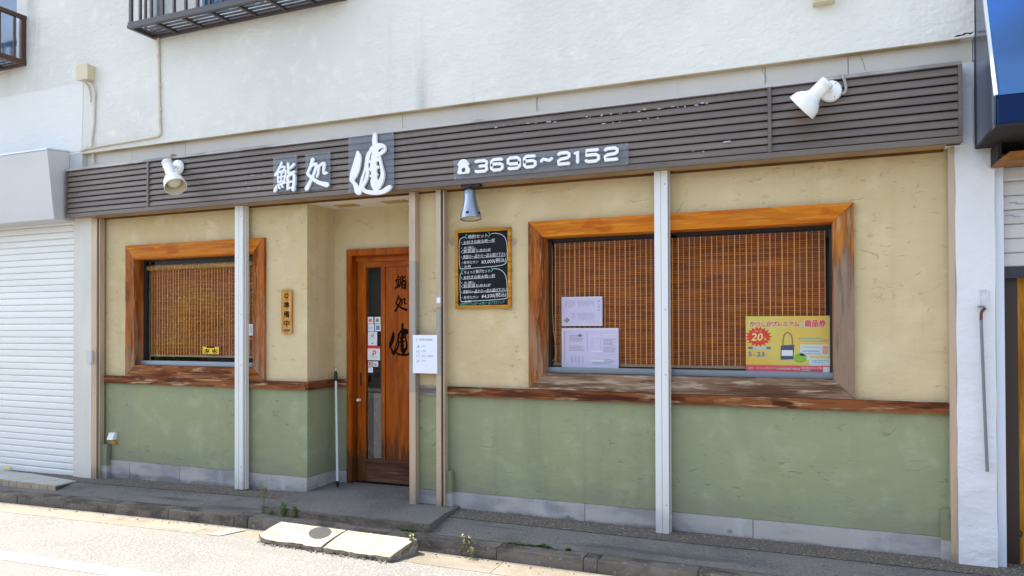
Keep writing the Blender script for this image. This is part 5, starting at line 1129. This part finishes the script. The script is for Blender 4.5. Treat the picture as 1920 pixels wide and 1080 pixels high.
bm = new(); box(bm, .958, 4.1, -.035, .012, 1.782, 1.846); build('bottom_bar', bm, mat('dark_shutter_bar', (0.035, 0.04, 0.055), 0.4, 0.3), ns, bevel=.004)
bm = new()
for x, y in ((1900, 380), (1893, 404), (1906, 406), (1912, 382)): c = P(x, y, -.03); rectf(bm, F(c.x-.02, c.x+.02, c.z-.004, c.z+.004), 0, 0, 1, 1, -.0295)
build('printed_marks', bm, PGREY, ns)

# ================================================================== RAMP SLABS
def ramp_slab(pbl, pbr, pfl, pfr, label, round_left=False):
    t = thing('ramp_slab', label, 'ramp', ((pbl.x+pfr.x)/2, -.88, .02), 'concrete ramp slabs against the kerb'); NX, NY = 14, 6
    def surf(u, v):
        a = pbl.lerp(pbr, u); b = pfl.lerp(pfr, u)
        vv = v
        if round_left and u < .12: vv = v*(1-(.12-u)*1.1)
        p = a.lerp(b, vv); z = .096 - .060*(vv**1.35); return Vector((p.x, p.y, z))
    bm = new(); top = [[bm.verts.new(surf(i/NX, j/NY)) for j in range(NY+1)] for i in range(NX+1)]
    for i in range(NX+1):
        v = top[i][NY]; v.co.y += random.uniform(-.008, .012); v.co.z += random.uniform(-.004, .001)
    for i in range(NX):
        for j in range(NY): bm.faces.new((top[i][j], top[i+1][j], top[i+1][j+1], top[i][j+1]))
    build('slab_top', bm, SLAB, t, smooth=30, fix=False)
    bm = new(); ring = [top_ for top_ in ([surf(i/NX, 1) for i in range(NX+1)])]
    rng = random.Random(3); rim = [surf(0, j/NY) for j in range(NY)] + [surf(i/NX, 1) for i in range(NX+1)] + [surf(1, j/NY) for j in range(NY-1, -1, -1)]
    up2 = []; lo = []
    for p in rim:
        up2.append(bm.verts.new((p.x, p.y+.001, p.z-.002))); jx, jy = rng.uniform(-.006, .006), rng.uniform(-.002, .016); lo.append(bm.verts.new((p.x+jx, p.y+jy, .004)))
    for i in range(len(rim)-1): bm.faces.new((up2[i], up2[i+1], lo[i+1], lo[i]))
    build('slab_edge', bm, SLABEDGE, t)
    bm = new()
    for i in range(60):
        u = rng.random(); p = surf(u, 1); s = rng.uniform(.002, .006); bmesh.ops.create_icosphere(bm, subdivisions=1, radius=s, matrix=Matrix.Translation((p.x, p.y-rng.uniform(.004, .03), .006+s*.3)))
    build('edge_crumbs', bm, SLABEDGE, t, kind='stuff')
    return t
S = [PZ(528, 978, .096), PZ(649, 994, .096), PZ(478, 1008, .036), PZ(600, 1026, .036)]
T = [PZ(652, 994.5, .096), PZ(782, 1011, .096), PZ(606, 1027, .036), PZ(730, 1045, .036)]
s1 = ramp_slab(S[0], S[1], S[2], S[3], 'concrete ramp slab with a painted dark oval shadow, left of the pair', True)
s2 = ramp_slab(T[0], T[1], T[2], T[3], 'plain concrete ramp slab with weeds at its right side')
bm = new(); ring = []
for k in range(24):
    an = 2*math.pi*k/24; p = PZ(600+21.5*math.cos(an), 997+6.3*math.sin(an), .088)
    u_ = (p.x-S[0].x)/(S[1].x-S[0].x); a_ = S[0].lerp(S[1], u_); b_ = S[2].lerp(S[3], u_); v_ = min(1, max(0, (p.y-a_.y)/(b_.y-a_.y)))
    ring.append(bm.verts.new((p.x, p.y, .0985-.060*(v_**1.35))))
bm.faces.new(ring); build('oval_shadow', bm, OVALSHADOW, s1)  # flat dark disc standing in for a lamp's cast shadow

# ================================================================== WEEDS
def leaf(bm, p, d, n_, L, w_):
    d = Vector(d).normalized(); s = d.cross(Vector(n_)).normalized()*w_
    a = Vector(p); m_ = a+d*L*.5; e = a+d*L+Vector((0, 0, -L*.15))
    bm.faces.new([bm.verts.new(q) for q in (a, m_+s+Vector((0, 0, L*.06)), e, m_-s+Vector((0, 0, L*.06)))])
def weed(label, base, h, n_st, lf, lm, spread=.03, lsize=.02, tops=None, group='weeds growing along the kerb'):
    t = thing('weed', label, 'weed', base, group); rg = random.Random(hash(label) % 1000 if False else len(label)*7)
    bs = new(); bl_ = new(); bt = new()
    for i in range(n_st):
        an = rg.uniform(0, 6.28); r = rg.uniform(0, spread); top = Vector(base)+Vector((math.cos(an)*r, math.sin(an)*r*.7, h*rg.uniform(.7, 1.0)))
        mid = Vector(base).lerp(top, .5)+Vector((rg.uniform(-.008, .008), rg.uniform(-.008, .008), 0)); q = spline([tuple(base), tuple(mid), tuple(top)], 3); tube(bs, q, .0014, 4)
        for k in range(lf):
            p = Vector(q[min(len(q)-1, 1+int((k+.5)/lf*(len(q)-1)))]); a2 = rg.uniform(0, 6.28)
            leaf(bl_, p, (math.cos(a2), math.sin(a2), rg.uniform(.2, .8)), (0, 0, 1), lsize*rg.uniform(.7, 1.3), lsize*.28)
        if tops:
            for k in range(7): p = top+Vector((rg.uniform(-.01, .01), rg.uniform(-.01, .01), rg.uniform(-.035, .01))); leaf(bt, p, (rg.uniform(-1, 1), rg.uniform(-1, 1), .6), (0, 0, 1), .013, .006)
    build('stem', bs, STEM, t); build('leaves', bl_, lm, t, fix=False)
    if tops: build('flower_head', bt, tops, t, fix=False)
    else: bt.free()
    return t
p = PZ(489, 967, .075); weed('tall dry yellow weed at the left corner of the entrance step', (p.x, -.628, .085), .25, 4, 7, LEAFDRY, .035, .026, LEAFDRY)
p = PZ(497, 969, .085); weed('tiny green sprout at the foot of the tall dry weed', (p.x, -.630, .085), .04, 6, 4, LEAF, .03, .016)
p = PZ(534, 968, .085); weed('bushy green weed against the step, left of two alike', (p.x, -.632, .085), .11, 12, 6, LEAF, .035, .026)
p = PZ(555, 970, .085); weed('bushy green weed against the step, right of two alike', (p.x, -.632, .085), .085, 11, 5, LEAF, .032, .026)
p = PZ(771, 1036, .01); weed('light green weed at the right side of the ramp slabs', (p.x, p.y, .012), .12, 7, 5, LEAF, .03, .022, LEAFY)
p = PZ(871, 1043, .01); weed('tall spindly yellow weed at the kerb right of the ramp', (p.x-.0, -.775, .008), .14, 3, 4, LEAFDRY, .05, .016, LEAFY)
p = PZ(882, 1046, .01); weed('short spindly weed right of the tall one at the kerb', (p.x+.01, -.778, .008), .065, 3, 4, LEAFDRY, .02, .014, LEAFY)
def moss(label, px0, px1, py0, py1, hgt=.012):
    a, b = PZ(px0, py0, .088), PZ(px1, py1, .088); bm = new(); rg = random.Random(len(label))
    for i in range(170):
        u = rg.random(); p = a.lerp(b, u); e = math.sin(math.pi*min(1, max(0, u)))**.5; p = Vector((p.x, -.634+rg.gauss(0, .006), .086+rg.random()*hgt*e))
        leaf(bm, p, (rg.uniform(-1, 1), rg.uniform(-1, 1), rg.uniform(.1, .9)), (0, 0, 1), .012, .005)
    o = build('moss', bm, MOSS, loc=(a.x, -.634, .085), fix=False); tag(o, label, 'moss', 'moss in the kerb joint'); return o
moss('thin moss line in the kerb joint, right of the step', 952, 1010, 1017.5, 1024)
moss('thick round moss tuft in the kerb joint', 1010, 1036, 1024, 1027, .022)
moss('small moss patch at foot of the step riser', 750, 776, 995.5, 999, .014)
moss('tiny moss dot in the kerb joint, furthest right', 1064, 1072, 1030, 1031, .010)

# ================================================================== ACROSS THE STREET (seen only in the window reflections)
hb = thing('house_across', 'dull house across the street, seen only as a reflection', 'building', (-6, -14, 0))
bm = new(); box(bm, -30, 18, -16, -12.5, -.3, 3.4); build('house_wall', bm, HOUSEW, hb)
bm = new(); prism(bm, [(-30.2, -12.2, 3.4), (-30.2, -16.3, 3.4), (-30.2, -14.2, 4.6)], (48.4, 0, 0)); build('house_roof', bm, FASBACK, hb)
for i, (x, y, h_) in enumerate(((-14.3, -8.7, 2.3), (-15.1, -8.7, 1.1), (-12.4, -8.7, 2.5))):
    t = thing('shrub', ('sunlit shrub across the street, %s of three reflected' % ('tallest but one', 'lowest', 'tallest')[i]), 'shrub', (x, y, 0), 'shrubs across the street')
    bm = new(); tube(bm, [(x, y, -.1), (x+.03, y, h_*.55)], .04, 6); build('trunk', bm, BARK, t)
    rg = random.Random(i); bm = new()
    for k in range(1300):
        v = Vector((rg.gauss(0, .34), rg.gauss(0, .30), rg.gauss(0, .34))); leaf(bm, (x+v.x, y+v.y, h_*.75+v.z*h_*.4), (rg.uniform(-1, 1), rg.uniform(-1, 1), rg.uniform(-.3, .7)), (0, 0, 1), .13, .05)
    build('crown', bm, SHRUBL, t, fix=False)
